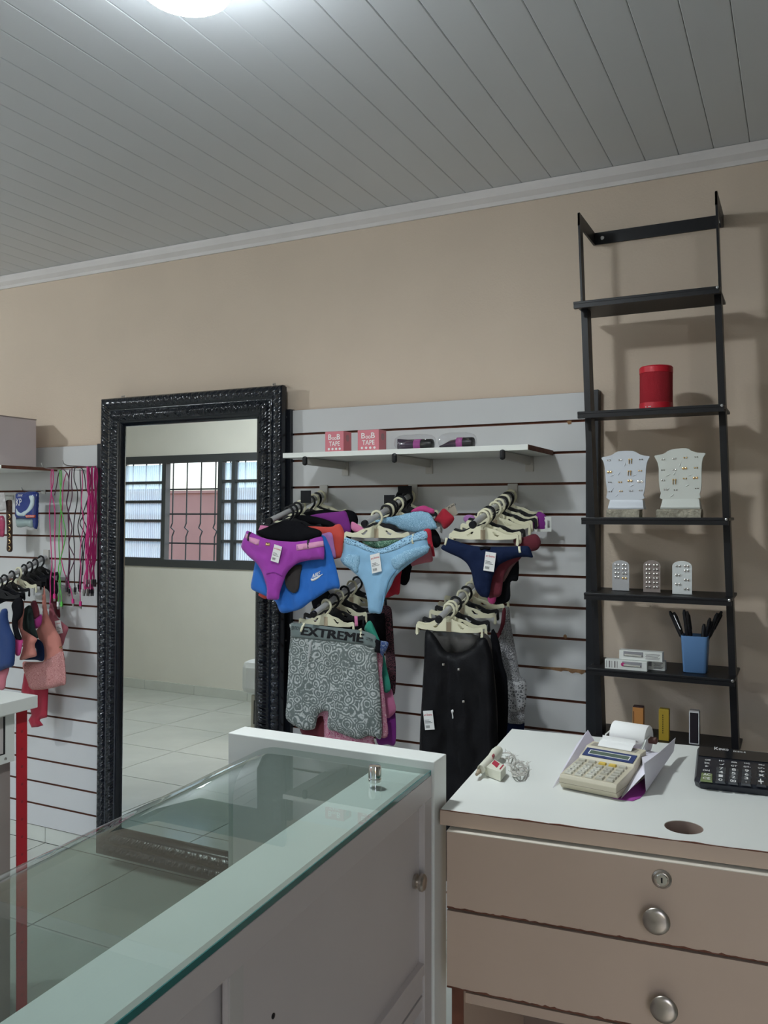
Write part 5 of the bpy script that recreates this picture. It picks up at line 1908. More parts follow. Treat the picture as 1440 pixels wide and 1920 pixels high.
MB().box(at(564, 940, -0.20).x, at(583, 940, -0.20).x, -0.201, -0.1995, at(564, 943, -0.2).z, at(564, 920, -0.2).z).build('header_card', M_BLACK_PRINT)
tag(bpy.data.objects['header_card'], 'black header card on the arm beside the mirror', 'label card')

# --- arm B
YK = 0.8
gB = 'underwear on the arm with the light blue panties'
o = garment('panties', 'light blue panties with a net waistband and lace hips', 'panties',
            [(158, 652), (220, 662), (300, 690), (390, 735), (450, 765), (540, 775), (620, 755), (700, 715), (770, 680), (830, 648), (930, 606), (1062, 572), (1085, 680), (1102, 795), (1050, 845), (960, 895), (830, 990), (730, 1085), (680, 1190), (630, 1280), (590, 1370), (572, 1440), (560, 1502), (500, 1498), (430, 1484), (412, 1340), (372, 1180), (330, 1105), (270, 1050), (220, 1005), (150, 955), (112, 905), (118, 870), (150, 760)],
            c6, -0.412, M_LBLUE, gB, thick=0.010, fold=0.0048, ffreq=50, vert=0.7)
cloth('waistband', [(160, 655), (300, 692), (390, 738), (450, 768), (540, 778), (620, 758), (700, 718), (830, 652), (930, 610), (1060, 575), (1075, 660), (960, 690), (840, 735), (760, 775), (680, 805), (560, 830), (460, 815), (380, 790), (280, 740), (165, 712)], c6, 0, M_NETB, o, thick=0.0012, on=o)
cloth('lace_panel', [(690, 890), (800, 820), (940, 765), (1085, 735), (1096, 790), (1040, 838), (950, 885), (840, 940), (770, 1000), (710, 995)], c6, 0, M_LACEB, o, thick=0.001, on=o, wavy=0.0012)
cloth('lace_panel', [(150, 850), (240, 835), (325, 850), (318, 960), (290, 1050), (220, 1000), (150, 950), (122, 900)], c6, 0, M_LACEB, o, thick=0.001, on=o, wavy=0.0012)
cloth('leg_seam', [(725, 1005), (690, 1045), (640, 1120), (595, 1260), (565, 1420), (562, 1490), (580, 1430), (610, 1280), (655, 1140), (700, 1065), (735, 1015)], c6, 0, fab('blue_shade', (0.16, 0.34, 0.52)), o, thick=0.0006, on=o, step=0.005)  # shade of the fold along the leg, painted as a darker strip
cloth('clip_tip', [(905, 610), (930, 605), (940, 715), (920, 720)], c6, 0, M_CREAM, o, thick=0.002, on=o, step=0.004, smooth_outline=False)
price_tag(o, ((466, 1053), (574, 1026), (441, 845)), c6)
garment('panties', 'green printed panties peeking under the front cream hanger', 'panties', [(350, 690), (500, 690), (760, 668), (700, 720), (600, 760), (480, 765)], c6, -0.366, mat_pattern('green_print', (0.03, 0.13, 0.07), (0.30, 0.45, 0.34), 70, 'rose'), gB, thick=0.003)
garment('panties', 'pink patterned panties at the tip of the middle arm', 'panties', [(230, 500), (250, 470), (370, 545), (375, 580), (300, 590), (240, 560)], c6, -0.380, M_PINKF, gB, thick=0.004)
garment('panties', 'light blue lace panties draped above the net waistband ones', 'panties', [(500, 470), (560, 440), (640, 420), (760, 400), (900, 365), (1010, 352), (1110, 378), (1160, 450), (1198, 540), (1150, 555), (1080, 572), (960, 590), (800, 560), (700, 500)], c6, -0.300, M_LACEB, gB, wavy=0.001, fold=0.004)
garment('bra', 'red bra cup sticking out beyond the light blue lace panties', 'bra', [(1165, 450), (1215, 380), (1270, 320), (1330, 365), (1390, 430), (1345, 505), (1275, 552), (1235, 490)], c6, -0.175, M_REDF2, gB, thick=0.014)
garment('bra', 'hot pink bra behind the light blue lace panties', 'bra', [(900, 360), (960, 310), (1050, 288), (1110, 310), (1160, 330), (1160, 380), (1080, 370), (980, 365)], c6, -0.215, M_HPINK, gB, thick=0.01)
garment('panties', 'dark grey panties hanging below the red bra cup', 'panties', [(1080, 560), (1160, 545), (1225, 630), (1235, 720), (1180, 765), (1130, 700), (1100, 620)], c6, -0.265, M_BLK, gB)
garment('panties', 'crimson panties showing as a strip behind the light blue hip', 'panties', [(1040, 570), (1120, 555), (1140, 680), (1172, 850), (1130, 845), (1080, 780), (1000, 700)], c6, -0.335, M_REDF2, gB)
garment('panties', 'rose pink panties behind the light blue hip', 'panties', [(900, 800), (1100, 715), (1130, 800), (1146, 910), (1060, 932), (960, 955), (905, 960)], c6, -0.355, M_ROSE, gB)
garment('panties', 'red panties hanging low behind the light blue pair', 'panties', [(640, 1050), (790, 1000), (785, 1100), (772, 1275), (720, 1290), (645, 1322), (600, 1290)], c6, -0.345, M_REDF2, gB)
garment('panties', 'black panties hanging low behind the red pair', 'panties', [(760, 950), (910, 930), (895, 1050), (885, 1120), (845, 1182), (790, 1172), (740, 1100)], c6, -0.300, M_BLK, gB)
garment('panties', 'long black garment at the back of the middle arm', 'underwear', [(700, 300), (760, 120), (830, 110), (905, 130), (920, 260), (900, 420), (800, 440)], c6, -0.06, M_BLK, gB, thick=0.006)
A1, A2 = at(620 + 1290 / 6, 900 + 420 / 6, -0.16), at(620 + 1430 / 6, 900 + 270 / 6, -0.16)
hc_ = MB()
hc_.add([at(620 + a / 6, 900 + b / 6, -0.128) for a, b in ((1275, 320), (1385, 258), (1432, 380), (1330, 440))] + [at(620 + a / 6, 900 + b / 6, -0.1272) for a, b in ((1275, 320), (1385, 258), (1432, 380), (1330, 440))], [(3, 2, 1, 0), (4, 5, 6, 7), (0, 1, 5, 4), (1, 2, 6, 5), (2, 3, 7, 6), (3, 0, 4, 7)])
hc_ = hc_.build('brand_card', mat('kraft_card', (0.40, 0.35, 0.28), 0.7))
tag(hc_, 'kraft brand card tilted above the red bra cup', 'label card')
q = MB()
e0, e1, e2 = (at(620 + a / 6, 900 + b / 6, -0.1286) for a, b in ((1322, 335), (1410, 288), (1314, 310)))
text(q, 'JUKI', e0, e1 - e0, e2 - e0)
q.build('dark_lettering', M_BLACK_PRINT, hc_)
for i, (xa, xb, ya2, yb2, Yc) in enumerate(((720, 740, 928, 945, -0.14), (746, 772, 911, 925, -0.075))):
    A, Bq = at(xa, yb2, Yc), at(xb, ya2, Yc)
    hcx = MB().box(A.x, Bq.x, Yc, Yc + 0.0012, A.z, Bq.z).build('header_card', M_BLACK_PRINT)
    tag(hcx, ('brown black header card among the hooks of the middle arm', 'black header card with grey script behind the hooks of the middle arm')[i], 'label card')

# --- arm C
gC = 'underwear on the arm with the navy panties'
o = garment('panties', 'navy panties with a white price tag on a cream hanger', 'panties',
            [(150, 710), (182, 660), (205, 602), (300, 632), (430, 672), (560, 690), (700, 692), (860, 690), (1000, 685), (1062, 695), (1095, 770), (1100, 805), (1040, 800), (940, 805), (830, 840), (745, 890), (700, 970), (672, 1060), (645, 1210), (600, 1218), (560, 1205), (515, 1150), (485, 1060), (465, 960), (430, 885), (390, 840), (330, 802), (230, 758)],
            c7, -0.425, M_NAVY, gC, thick=0.010, fold=0.0055, ffreq=40, vert=1.1)
price_tag(o, ((588, 938), (697, 955), (612, 742)), c7)
cloth('bow', [(545, 702), (600, 690), (655, 700), (640, 728), (600, 716), (560, 730)], c7, 0, M_BLK, o, thick=0.003, on=o, step=0.005)
for pts in ([(188, 600), (212, 608), (196, 680), (174, 672)], [(940, 690), (965, 688), (985, 755), (960, 760)]):
    cloth('clip_tip', pts, c7, 0, M_CREAM, o, thick=0.002, on=o, step=0.004, smooth_outline=False)
garment('panties', 'burgundy panties behind the navy pair, with a pale label at the hem', 'panties', [(600, 720), (900, 700), (1020, 720), (960, 830), (860, 900), (800, 1000), (770, 1190), (700, 1218), (640, 1210), (620, 1000)], c7, -0.395, M_BURG, gC)
garment('panties', 'burgundy panties sticking out sideways past the navy pair', 'panties', [(900, 620), (1020, 590), (1130, 560), (1185, 640), (1150, 722), (1060, 742), (950, 720)], c7, -0.340, M_BURG, gC, thick=0.01)
garment('panties', 'mauve panties between the burgundy and black ones', 'panties', [(800, 800), (930, 790), (945, 830), (880, 920), (830, 1010), (790, 1060), (780, 950)], c7, -0.378, M_MAUVE, gC)
garment('panties', 'black panties hanging lowest behind the burgundy pair', 'panties', [(780, 900), (940, 800), (948, 1035), (870, 1060), (862, 1240), (770, 1288), (700, 1272), (720, 1100)], c7, -0.360, M_BLK, gC)
garment('panties', 'hot pink tip of panties below the burgundy pair', 'panties', [(640, 1180), (720, 1170), (712, 1265), (680, 1288), (640, 1262)], c7, -0.380, M_HPINK, gC, thick=0.004)
garment('bra', 'purple bra on a white packing card at the back of the arm', 'bra', [(870, 400), (1000, 405), (1100, 415), (1150, 335), (1195, 338), (1242, 385), (1246, 512), (1150, 522), (1060, 480), (960, 470)], c7, -0.130, M_PURPLE, gC, thick=0.009)
garment('bra', 'lilac bra edge showing on the mirror side of the same arm', 'bra', [(385, 385), (430, 360), (490, 375), (500, 430), (430, 440), (388, 425)], c7, -0.150, M_LILAC, gC)
A, Bq = at(800 + 1120 / 5.538, 900 + 535 / 5.538, -0.108), at(800 + 1294 / 5.538, 900 + 382 / 5.538, -0.108)
q = MB().plate([(A.x, A.z), (Bq.x, A.z), (Bq.x, Bq.z), (A.x, Bq.z)], [[(Bq.x - 0.012, A.z + 0.012), (Bq.x - 0.004, A.z + 0.012), (Bq.x - 0.004, Bq.z - 0.012), (Bq.x - 0.012, Bq.z - 0.012)]], 0.001, Matrix.Translation((0, -0.108, 0))).build('packing_card', M_WHITE)
tag(q, 'white packing card behind the purple bra', 'label card')

# --- arm D
gD = 'underwear on the arm with the grey floral shorts'
o = garment('boxer_shorts', 'grey rose-printed boxer shorts with a lettered waistband', 'shorts',
            [(128, 470), (130, 405), (300, 418), (480, 442), (650, 462), (800, 476), (880, 500), (945, 535), (952, 655), (965, 800), (982, 1000), (1000, 1250), (1002, 1508), (940, 1500), (880, 1490), (785, 1522), (700, 1500), (640, 1478), (560, 1445), (500, 1430), (482, 1375), (492, 1265), (465, 1250), (430, 1258), (395, 1290), (375, 1360), (358, 1420), (280, 1436), (220, 1420), (170, 1390), (85, 1320), (92, 1150), (102, 950), (112, 700), (126, 560)],
            cD, -0.415, M_ROSES, gD, thick=0.012, fold=0.0065, ffreq=30)
wb = cloth('waistband', [(126, 470), (128, 402), (300, 415), (480, 440), (650, 460), (800, 474), (880, 498), (948, 534), (952, 658), (900, 635), (820, 612), (700, 600), (560, 582), (400, 568), (250, 552), (128, 540)], cD, 0, M_GREYB, o, thick=0.0015, on=o, smooth_outline=False)
FIELD[wb.name] = FIELD[o.name]
cloth_text('black_lettering', 'EXTREME', ((236, 512), (828, 588), (240, 436)), cD, o, M_BLACK_PRINT, 0.0042, bold=0.028)
cloth_text('black_lettering', 'EDITION', ((140, 462), (222, 470), (142, 430)), cD, o, M_BLACK_PRINT, 0.0042)
cloth_text('black_lettering', 'COTTON', ((858, 560), (918, 582), (860, 532)), cD, o, M_BLACK_PRINT, 0.0042)
cloth('side_label', [(928, 552), (1000, 572), (996, 690), (930, 680)], cD, 0, M_BLK, o, thick=0.001, on=o, smooth_outline=False)
cloth('drawstring', [(310, 580), (330, 585), (325, 680), (308, 770), (296, 768), (306, 680)], cD, 0, fab('grey_light', (0.42, 0.44, 0.44)), o, thick=0.002, on=o, step=0.005)
for pts in ([(235, 405), (262, 405), (240, 490), (222, 485)], [(775, 468), (808, 452), (815, 545), (797, 555), (792, 480)]):
    cloth('clip_tip', pts, cD, 0, M_CREAM, o, thick=0.003, on=o, step=0.004, smooth_outline=False, lift=0.004)
garment('boxer_shorts', 'pink printed shorts directly behind the grey floral pair', 'shorts', [(200, 600), (600, 600), (985, 690), (1008, 900), (1050, 1280), (1060, 1500), (930, 1498), (928, 1600), (700, 1600), (470, 1562), (440, 1300), (300, 1300)], cD, -0.388, M_PINKPR, gD)
garment('boxer_shorts', 'burgundy shorts hem showing low behind the grey floral pair', 'shorts', [(230, 1300), (480, 1300), (485, 1520), (430, 1540), (240, 1480)], cD, -0.372, M_BURG, gD)
garment('boxer_shorts', 'blue floral shorts edge behind the lettered waistband', 'shorts', [(900, 540), (985, 570), (1068, 590), (1050, 665), (1020, 720), (1010, 900), (985, 900), (940, 700)], cD, -0.365, mat_pattern('blue_floral', (0.05, 0.10, 0.30), (0.35, 0.42, 0.55), 80, 'rose', thr=0.6), gD)
garment('boxer_shorts', 'green shorts with a folded waist behind the grey floral pair', 'shorts', [(838, 462), (895, 380), (962, 512), (1010, 640), (1060, 860), (1092, 1035), (1030, 1065), (990, 860), (900, 560)], cD, -0.345, M_GREEN, gD)
garment('boxer_shorts', 'bright pink shorts hanging low past the green pair', 'shorts', [(1000, 1060), (1092, 1030), (1120, 1120), (1142, 1240), (1100, 1300), (1058, 1316), (1000, 1250)], cD, -0.318, M_PINKF, gD)
garment('boxer_shorts', 'deep purple shorts hanging lowest past the pink pair', 'shorts', [(960, 1300), (1100, 1230), (1136, 1260), (1138, 1560), (1060, 1572), (960, 1555)], cD, -0.300, M_PURPLE, gD)
garment('boxer_shorts', 'black shorts at mid depth behind the lettered waistband', 'shorts', [(560, 340), (800, 318), (1000, 308), (1035, 330), (1045, 500), (1040, 620), (960, 620), (700, 520)], cD, -0.270, M_BLK, gD)
garment('boxer_shorts', 'dark floral shorts farthest back on the same arm', 'shorts', [(1000, 260), (1090, 250), (1112, 400), (1125, 640), (1142, 830), (1132, 1082), (1080, 1040), (1050, 800), (1030, 500)], cD, -0.225, M_BLFLOR, gD)
garment('slip', 'long black garment in the gap between the blue shorts and the light blue panties', 'slip', [(600, 780), (690, 750), (760, 860), (880, 930), (960, 1060), (1000, 1280), (900, 1340), (760, 1320), (640, 1000)], (430, 900, 4.0), -0.06, M_BLK, gD, thick=0.006)
garment('ribbon', 'bright pink strap end above the front cream hanger', 'strap', [(742, 335), (772, 335), (778, 432), (748, 434)], cD, -0.402, M_PINKF, gD, thick=0.002, smooth_outline=False)

# --- arm E
gE = 'nightwear on the arm with the black slip'
o = garment('slip', 'long black slip with a satin-lined neckline and a price tag', 'slip',
            [(208, 585), (260, 575), (320, 640), (400, 760), (470, 800), (560, 790), (640, 772), (700, 730), (745, 660), (800, 640), (845, 660), (880, 760), (905, 860), (935, 1200), (960, 1700), (980, 2300), (985, 3000), (560, 3140), (140, 3120), (142, 2300), (145, 1850), (170, 1300), (195, 900)],
            cE, -0.415, M_SATIN, gE, thick=0.018, fold=0.011, ffreq=20, vert=0.10, step=0.011)
garment('slip', 'grey satin slip lining seen inside the black neckline', 'slip', [(300, 560), (500, 560), (760, 590), (760, 700), (640, 790), (470, 815), (360, 760), (300, 660)], cE, -0.352, M_LINING, gE, thick=0.005, fold=0.004)
cloth('bow', [(470, 1398), (492, 1388), (500, 1410), (490, 1430), (496, 1475), (484, 1484), (480, 1440), (470, 1420)], cE, 0, M_WHITE_PRINT, o, thick=0.002, on=o, step=0.004)
for (a, b) in ((398, 920), (565, 965), (612, 1300)):
    cloth('shiny_stone', [(a - 12, b - 12), (a + 12, b - 12), (a + 12, b + 12), (a - 12, b + 12)], cE, 0, M_SILVER, o, thick=0.0015, on=o, step=0.003)
price_tag(o, ((205, 1600), (304, 1594), (183, 1402)), cE)
garment('slip', 'dark brown slip hanging just behind the black one', 'slip', [(780, 640), (880, 650), (905, 860), (950, 1300), (960, 1800), (980, 2400), (800, 2500), (760, 1200)], cE, -0.380, M_DBROWN, gE, fold=0.005, vert=0.15)
garment('slip', 'black slip at mid depth, between the brown slip and the grey lace top', 'slip', [(880, 700), (960, 640), (1010, 900), (1060, 1100), (1062, 1540), (1000, 1900), (960, 2400), (900, 2400)], cE, -0.315, M_BLK, gE, fold=0.005, vert=0.15)
o = garment('camisole', 'grey lace camisole with a scalloped hem on the last cream hanger', 'camisole',
            [(1048, 335), (1078, 332), (1092, 480), (1112, 600), (1150, 800), (1175, 960), (1195, 1040), (1240, 1075), (1255, 1150), (1250, 1300), (1232, 1420), (1225, 1528), (1140, 1535), (1050, 1500), (1048, 1250), (1052, 1060), (1000, 1020), (950, 900), (918, 770), (960, 680), (1005, 580), (1035, 450)], cE, -0.215, M_LACEG, gE, thick=0.012, fold=0.004)
cloth('net_body', [(1062, 1110), (1150, 1100), (1240, 1110), (1246, 1290), (1210, 1400), (1060, 1380)], cE, 0, M_LACEN, o, thick=0.001, on=o)
cloth('scalloped_hem', [(1050, 1440), (1130, 1460), (1228, 1440), (1224, 1530), (1140, 1540), (1052, 1505)], cE, 0, M_LACEG, o, thick=0.0012, on=o, wavy=0.0016)
garment('camisole', 'burgundy camisole strap beside the grey lace camisole', 'camisole', [(1010, 350), (1042, 345), (1035, 480), (1000, 580), (950, 680), (915, 730), (935, 640), (985, 520)], cE, -0.235, M_BURG, gE, thick=0.004)
garment('slip', 'navy printed slip hem below the grey lace camisole', 'slip', [(1000, 1450), (1050, 1480), (1225, 1500), (1215, 1640), (1140, 1700), (1050, 1760), (1000, 1700)], cE, -0.200, M_NAVY, gE)
for pts, lab in (([(880, 380), (960, 400), (985, 520), (965, 540), (950, 450), (930, 470), (920, 430)], 'cream clip end sticking out above the brown slip'),):
    pass

# --- arm F: bras and camisoles
YK = 1.0
gF = 'bras on the arm above the white counter'
garment('camisole', 'dark blue camisole at the front of the bra arm', 'camisole', [(-60, 720), (0, 640), (20, 600), (70, 600), (80, 700), (100, 780), (135, 860), (150, 920), (146, 1100), (130, 1165), (60, 1190), (-60, 1190)], l2, -0.275, M_BLUET, gF, thick=0.014)
garment('bra', 'black bra with thin straps beside the dark blue camisole', 'bra', [(115, 560), (150, 500), (210, 480), (235, 560), (222, 660), (180, 720), (185, 800), (215, 900), (160, 895), (140, 850), (118, 740), (128, 640)], l2, -0.262, M_BLK, gF)
garment('bra', 'hot pink satin bra piece beside the dark blue camisole', 'bra', [(140, 885), (180, 888), (226, 905), (218, 970), (200, 1055), (160, 1060), (145, 1000)], l2, -0.255, M_HPINK, gF)
garment('bra', 'coral bra with wide straps, nearest the black bra', 'bra', [(205, 560), (235, 520), (240, 620), (228, 700), (225, 790), (270, 830), (350, 880), (368, 905), (345, 960), (365, 1060), (300, 1085), (200, 1108), (215, 1040), (232, 960), (218, 880), (195, 800), (168, 705), (195, 640)], l2, -0.215, M_CORALP, gF, thick=0.012)
garment('bra', 'dark green bra between the coral garments', 'bra', [(240, 600), (300, 560), (330, 640), (345, 760), (380, 880), (350, 885), (280, 845), (225, 790), (228, 690)], l2, -0.195, mat('fabric_darkgreen', (0.012, 0.025, 0.022), 0.85), gF)
garment('bra', 'burgundy bra between the dark green and magenta cups', 'bra', [(310, 530), (360, 520), (395, 640), (370, 680), (330, 690), (312, 620)], l2, -0.185, M_BURG, gF)
garment('bra', 'bright magenta bra cup above the coral camisole', 'bra', [(325, 715), (360, 680), (410, 650), (418, 700), (405, 760), (360, 795), (335, 770)], l2, -0.178, fab('bright_magenta', (0.40, 0.03, 0.22)), gF, thick=0.012)
garment('bra', 'navy bra band lying across the coral camisole', 'bra', [(330, 940), (360, 900), (395, 908), (430, 950), (442, 1040), (430, 1115), (350, 1105), (240, 1105), (240, 1090), (350, 1068), (362, 1000)], l2, -0.170, M_NAVY, gF, thick=0.006)
o = garment('camisole', 'coral camisole with a deep scalloped lace hem', 'camisole', [(425, 480), (438, 380), (446, 380), (455, 480), (475, 640), (520, 740), (560, 810), (600, 880), (622, 980), (640, 1100), (658, 1330), (600, 1365), (500, 1392), (400, 1405), (312, 1398), (280, 1330), (248, 1240), (228, 1130), (300, 1125), (430, 1120), (442, 1040), (430, 960), (395, 900), (362, 850), (370, 800), (410, 740), (428, 640)], l2, -0.145, M_CORALP, gF, thick=0.014, fold=0.004)
cloth('lace_hem', [(232, 1135), (330, 1145), (420, 1130), (500, 1090), (618, 1020), (640, 1110), (656, 1330), (600, 1362), (500, 1390), (400, 1402), (314, 1396), (282, 1330), (250, 1240)], l2, 0, M_LACEC, o, thick=0.0014, on=o, wavy=0.0016)
cloth('gold_bow', [(582, 978), (598, 972), (610, 985), (596, 998)], l2, 0, M_GOLD, o, thick=0.002, on=o, step=0.004)
o = garment('bra', 'rose bra cup with a white price tag, nearest the slatwall', 'bra', [(498, 560), (520, 540), (540, 620), (580, 690), (640, 745), (682, 790), (655, 870), (625, 965), (600, 900), (575, 830), (520, 760), (495, 690)], l2, -0.095, M_ROSE, gF, thick=0.014)
price_tag(o, ((572, 848), (628, 838), (546, 718)), l2)
garment('bra', 'burgundy bra at the very back of the bra arm', 'bra', [(500, 420), (560, 440), (590, 560), (600, 680), (560, 660), (530, 600), (505, 540)], l2, -0.065, M_BURG, gF)
garment('tights', 'red tights hanging down behind the coral lace hem', 'tights', [(240, 1240), (460, 1330), (482, 1400), (474, 1600), (470, 1680), (405, 1698), (395, 1712), (432, 1760), (380, 1778), (316, 1782), (284, 1710), (316, 1655), (304, 1600), (302, 1480), (212, 1430), (228, 1330)], l2, -0.115, fab('crimson', (0.33, 0.012, 0.035)), gF, smooth_outline=False)
garment('bra', 'coral bra hem below the dark blue camisole', 'bra', [(-60, 1190), (0, 1195), (90, 1180), (60, 1300), (40, 1400), (-60, 1400)], l2, -0.255, M_ROSE, gF)
garment('bra', 'crumpled black lace bras bunched under the front hangers', 'bra', [(-60, 430), (40, 400), (120, 420), (215, 440), (240, 480), (200, 510), (140, 520), (60, 520), (-60, 560)], l2, -0.245, M_BLK, gF, fold=0.006)
garment('bra', 'black bras bunched under the rear hangers', 'bra', [(180, 350), (260, 300), (400, 260), (500, 270), (560, 320), (580, 420), (545, 470), (500, 440), (470, 400), (380, 370), (250, 385)], l2, -0.105, M_BLK, gF, fold=0.006)

# ------------------------------------------------------------------ hooks, cables, packets on the left panel
def peg(label, px, py, L, up=0.012, back=True):
    p = at(px, py, -0.018)
    q = MB()
    q.tube(catmull([(p.x, -0.019, p.z), (p.x, -0.019 - L * 0.5, p.z - 0.001), (p.x, -0.019 - L * 0.9, p.z), (p.x, -0.019 - L, p.z + up)], 6), 0.0022, 8)
    r = thing('peg_hook', label, 'hook', (p.x, -0.018, p.z))
    q.build('wire', M_STEEL, r, True)
    MB().box(p.x - 0.014, p.x + 0.014, -0.0215, -0.0185, p.z - 0.016, p.z + 0.004).build('clip_plate', M_STEEL, r)
    return p


pA = peg('wire hook carrying the cable bundle closest to the mirror', 186, 876, 0.20, 0.018)
pB = peg('wire hook carrying the pink and green cables', 160, 882, 0.235, 0.02)
lf1 = (0, 760, 5.335)
ca_n = 0
M_CG, M_CP, M_CB, M_CV = mat('cable_green', (0.12, 0.55, 0.09), 0.4), mat('cable_pink', (0.66, 0.035, 0.24), 0.4), mat('cable_black', (0.02, 0.018, 0.025), 0.45), mat('cable_plum', (0.10, 0.02, 0.06), 0.45)
M_PLUG = mat('plug_white', (0.75, 0.75, 0.74), 0.35)


def cable(label, m, Y, strands, r=0.0021, plugs=(), group='cables on the wire hooks'):
    c = thing('usb_cable', label, 'cable', at(*[lf1[i] + strands[0][0][i] / lf1[2] for i in (0, 1)], Y), group=group)
    q = MB()
    for k, st in enumerate(strands):
        pts = [at(a / lf1[2], 760 + b / lf1[2], Y - 0.002 * k + 0.0015 * math.sin(i * 1.7 + k)) for i, (a, b) in enumerate(st)]
        q.tube(catmull(pts, 5), r, 7)
    q.build('cord', m, c, True)
    for (a, b, ang, mm) in plugs:
        p = at(a / lf1[2], 760 + b / lf1[2], Y)
        d = Vector((math.sin(math.radians(ang)), 0, -math.cos(math.radians(ang))))
        pl_ = MB()
        sgn = Matrix.Translation(p) @ Matrix.Rotation(-math.radians(ang), 4, 'Y')
        pl_.box(-0.0052, 0.0052, -0.0035, 0.0035, -0.020, 0.0, sgn)
        pb2 = pl_.build('plug', mm, c, bevel=0.001)
        MB().box(-0.0042, 0.0042, -0.002, 0.002, -0.031, -0.020, sgn).build('plug_tip', M_STEEL, pb2)
    return c


cable('pink cable hanging farthest from the mirror', M_CP, -0.185, [[(517, 640), (510, 720), (512, 870), (500, 980), (495, 1080), (502, 1250), (512, 1450), (520, 1600), (503, 1750), (505, 1900), (500, 1990)], [(530, 640), (532, 760), (515, 880), (540, 980), (550, 1100), (548, 1350), (552, 1560), (545, 1750), (545, 1890)]], plugs=((545, 1885, 0, M_CP),))
cable('lime green cable with a white plug', M_CG, -0.165, [[(598, 645), (600, 760), (606, 870), (598, 960), (612, 1040), (640, 1180), (655, 1280), (640, 1400), (604, 1540), (585, 1640), (605, 1760), (590, 1880), (582, 1965)], [(612, 650), (615, 760), (604, 880), (612, 1000), (606, 1080), (592, 1250), (590, 1420), (600, 1560), (612, 1640), (590, 1760), (610, 1880), (616, 1980)]], plugs=((582, 1965, 0, M_PLUG), (616, 1965, 0, M_CG)))
cable('thin dark plum cable looping between the pink and green ones', M_CV, -0.150, [[(545, 900), (570, 780), (585, 690), (610, 645), (645, 650), (680, 700), (690, 790), (680, 880), (665, 980), (690, 1080), (690, 1200), (690, 1400), (690, 1550), (680, 1700), (665, 1820)], [(660, 1700), (660, 1850)]], plugs=((668, 1820, 4, M_CB),))
cable('thin crimson cable behind the green one, with a pink plug', M_CP, -0.140, [[(665, 680), (640, 760), (628, 860), (625, 1000), (610, 1200), (622, 1330), (625, 1430), (612, 1520), (640, 1660), (680, 1760), (715, 1870), (728, 1950)]], r=0.0019, plugs=((728, 1935, 6, M_CP),))
cable('dark plum cable pair in the middle of the bundle', M_CV, -0.128, [[(700, 640), (690, 740), (685, 860), (668, 980), (690, 1100), (720, 1230), (690, 1380), (720, 1460), (745, 1540), (690, 1700), (672, 1850)], [(720, 630), (715, 760), (722, 900), (700, 1010), (682, 1100), (688, 1260), (690, 1420), (700, 1560), (690, 1680), (690, 1830)]], plugs=((690, 1835, 0, M_CB),))
cable('black cable with one long strand, ending in a black plug', M_CB, -0.112, [[(735, 605), (770, 610), (745, 640), (742, 740), (775, 860), (770, 980), (748, 1100), (735, 1260), (745, 1420), (742, 1560), (745, 1740), (752, 1830)]], plugs=((752, 1820, -4, M_CB),))
cable('black cable crossing the pink bundle', M_CB, -0.098, [[(800, 625), (825, 640), (845, 700), (860, 830), (885, 900), (850, 1020), (825, 1120), (860, 1200), (868, 1260), (830, 1360), (820, 1500), (800, 1640), (790, 1790)], [(800, 640), (805, 760), (812, 900), (808, 1060), (780, 1200), (800, 1330), (830, 1500), (820, 1680), (810, 1800)], [(850, 1080), (800, 1180), (850, 1300), (835, 1500), (825, 1700)]], plugs=((800, 1795, 0, M_CB), (790, 1790, 3, M_CB)))
cable('crimson cable with a grey tip among the black ones', M_CP, -0.104, [[(820, 650), (825, 800), (815, 980), (840, 1180), (815, 1330), (800, 1520), (810, 1620), (800, 1820), (805, 1960)]], r=0.0019, plugs=((805, 1960, 0, M_CP),))
cable('black cable looped over the pink bundle', M_CB, -0.075, [[(870, 625), (895, 660), (905, 760), (890, 880), (870, 1000), (905, 1150), (880, 1340), (870, 1500), (900, 1640), (905, 1780), (910, 1840)]], plugs=((908, 1835, 0, M_CB),))
rc = random.Random(21)
for k in range(6):
    st = []
    for s_ in range(3):
        x0_ = 962 - k * 17 + rc.uniform(-7, 7)
        ph = rc.uniform(0, 6.28)
        st.append([(x0_ + (8 if i else 0) * math.sin(ph + i * 0.9) + rc.uniform(-5, 5) - (i > 6) * (i - 6) * rc.uniform(2, 9), 620 + rc.uniform(-12, 10) * (i == 0) + i * 102) for i in range(13 if s_ else 12)])
    cable('pink cable of the thick bundle, %s from the mirror' % ('first', 'second', 'third', 'fourth', 'fifth', 'sixth')[k], M_CP, -0.045 - 0.011 * k, st, plugs=((st[0][-1][0], st[0][-1][1], rc.uniform(-6, 6), M_STEEL), (st[1][-1][0], st[1][-1][1] - 10, rc.uniform(-6, 6), M_STEEL)), group='pink cables of the bundle closest to the mirror')

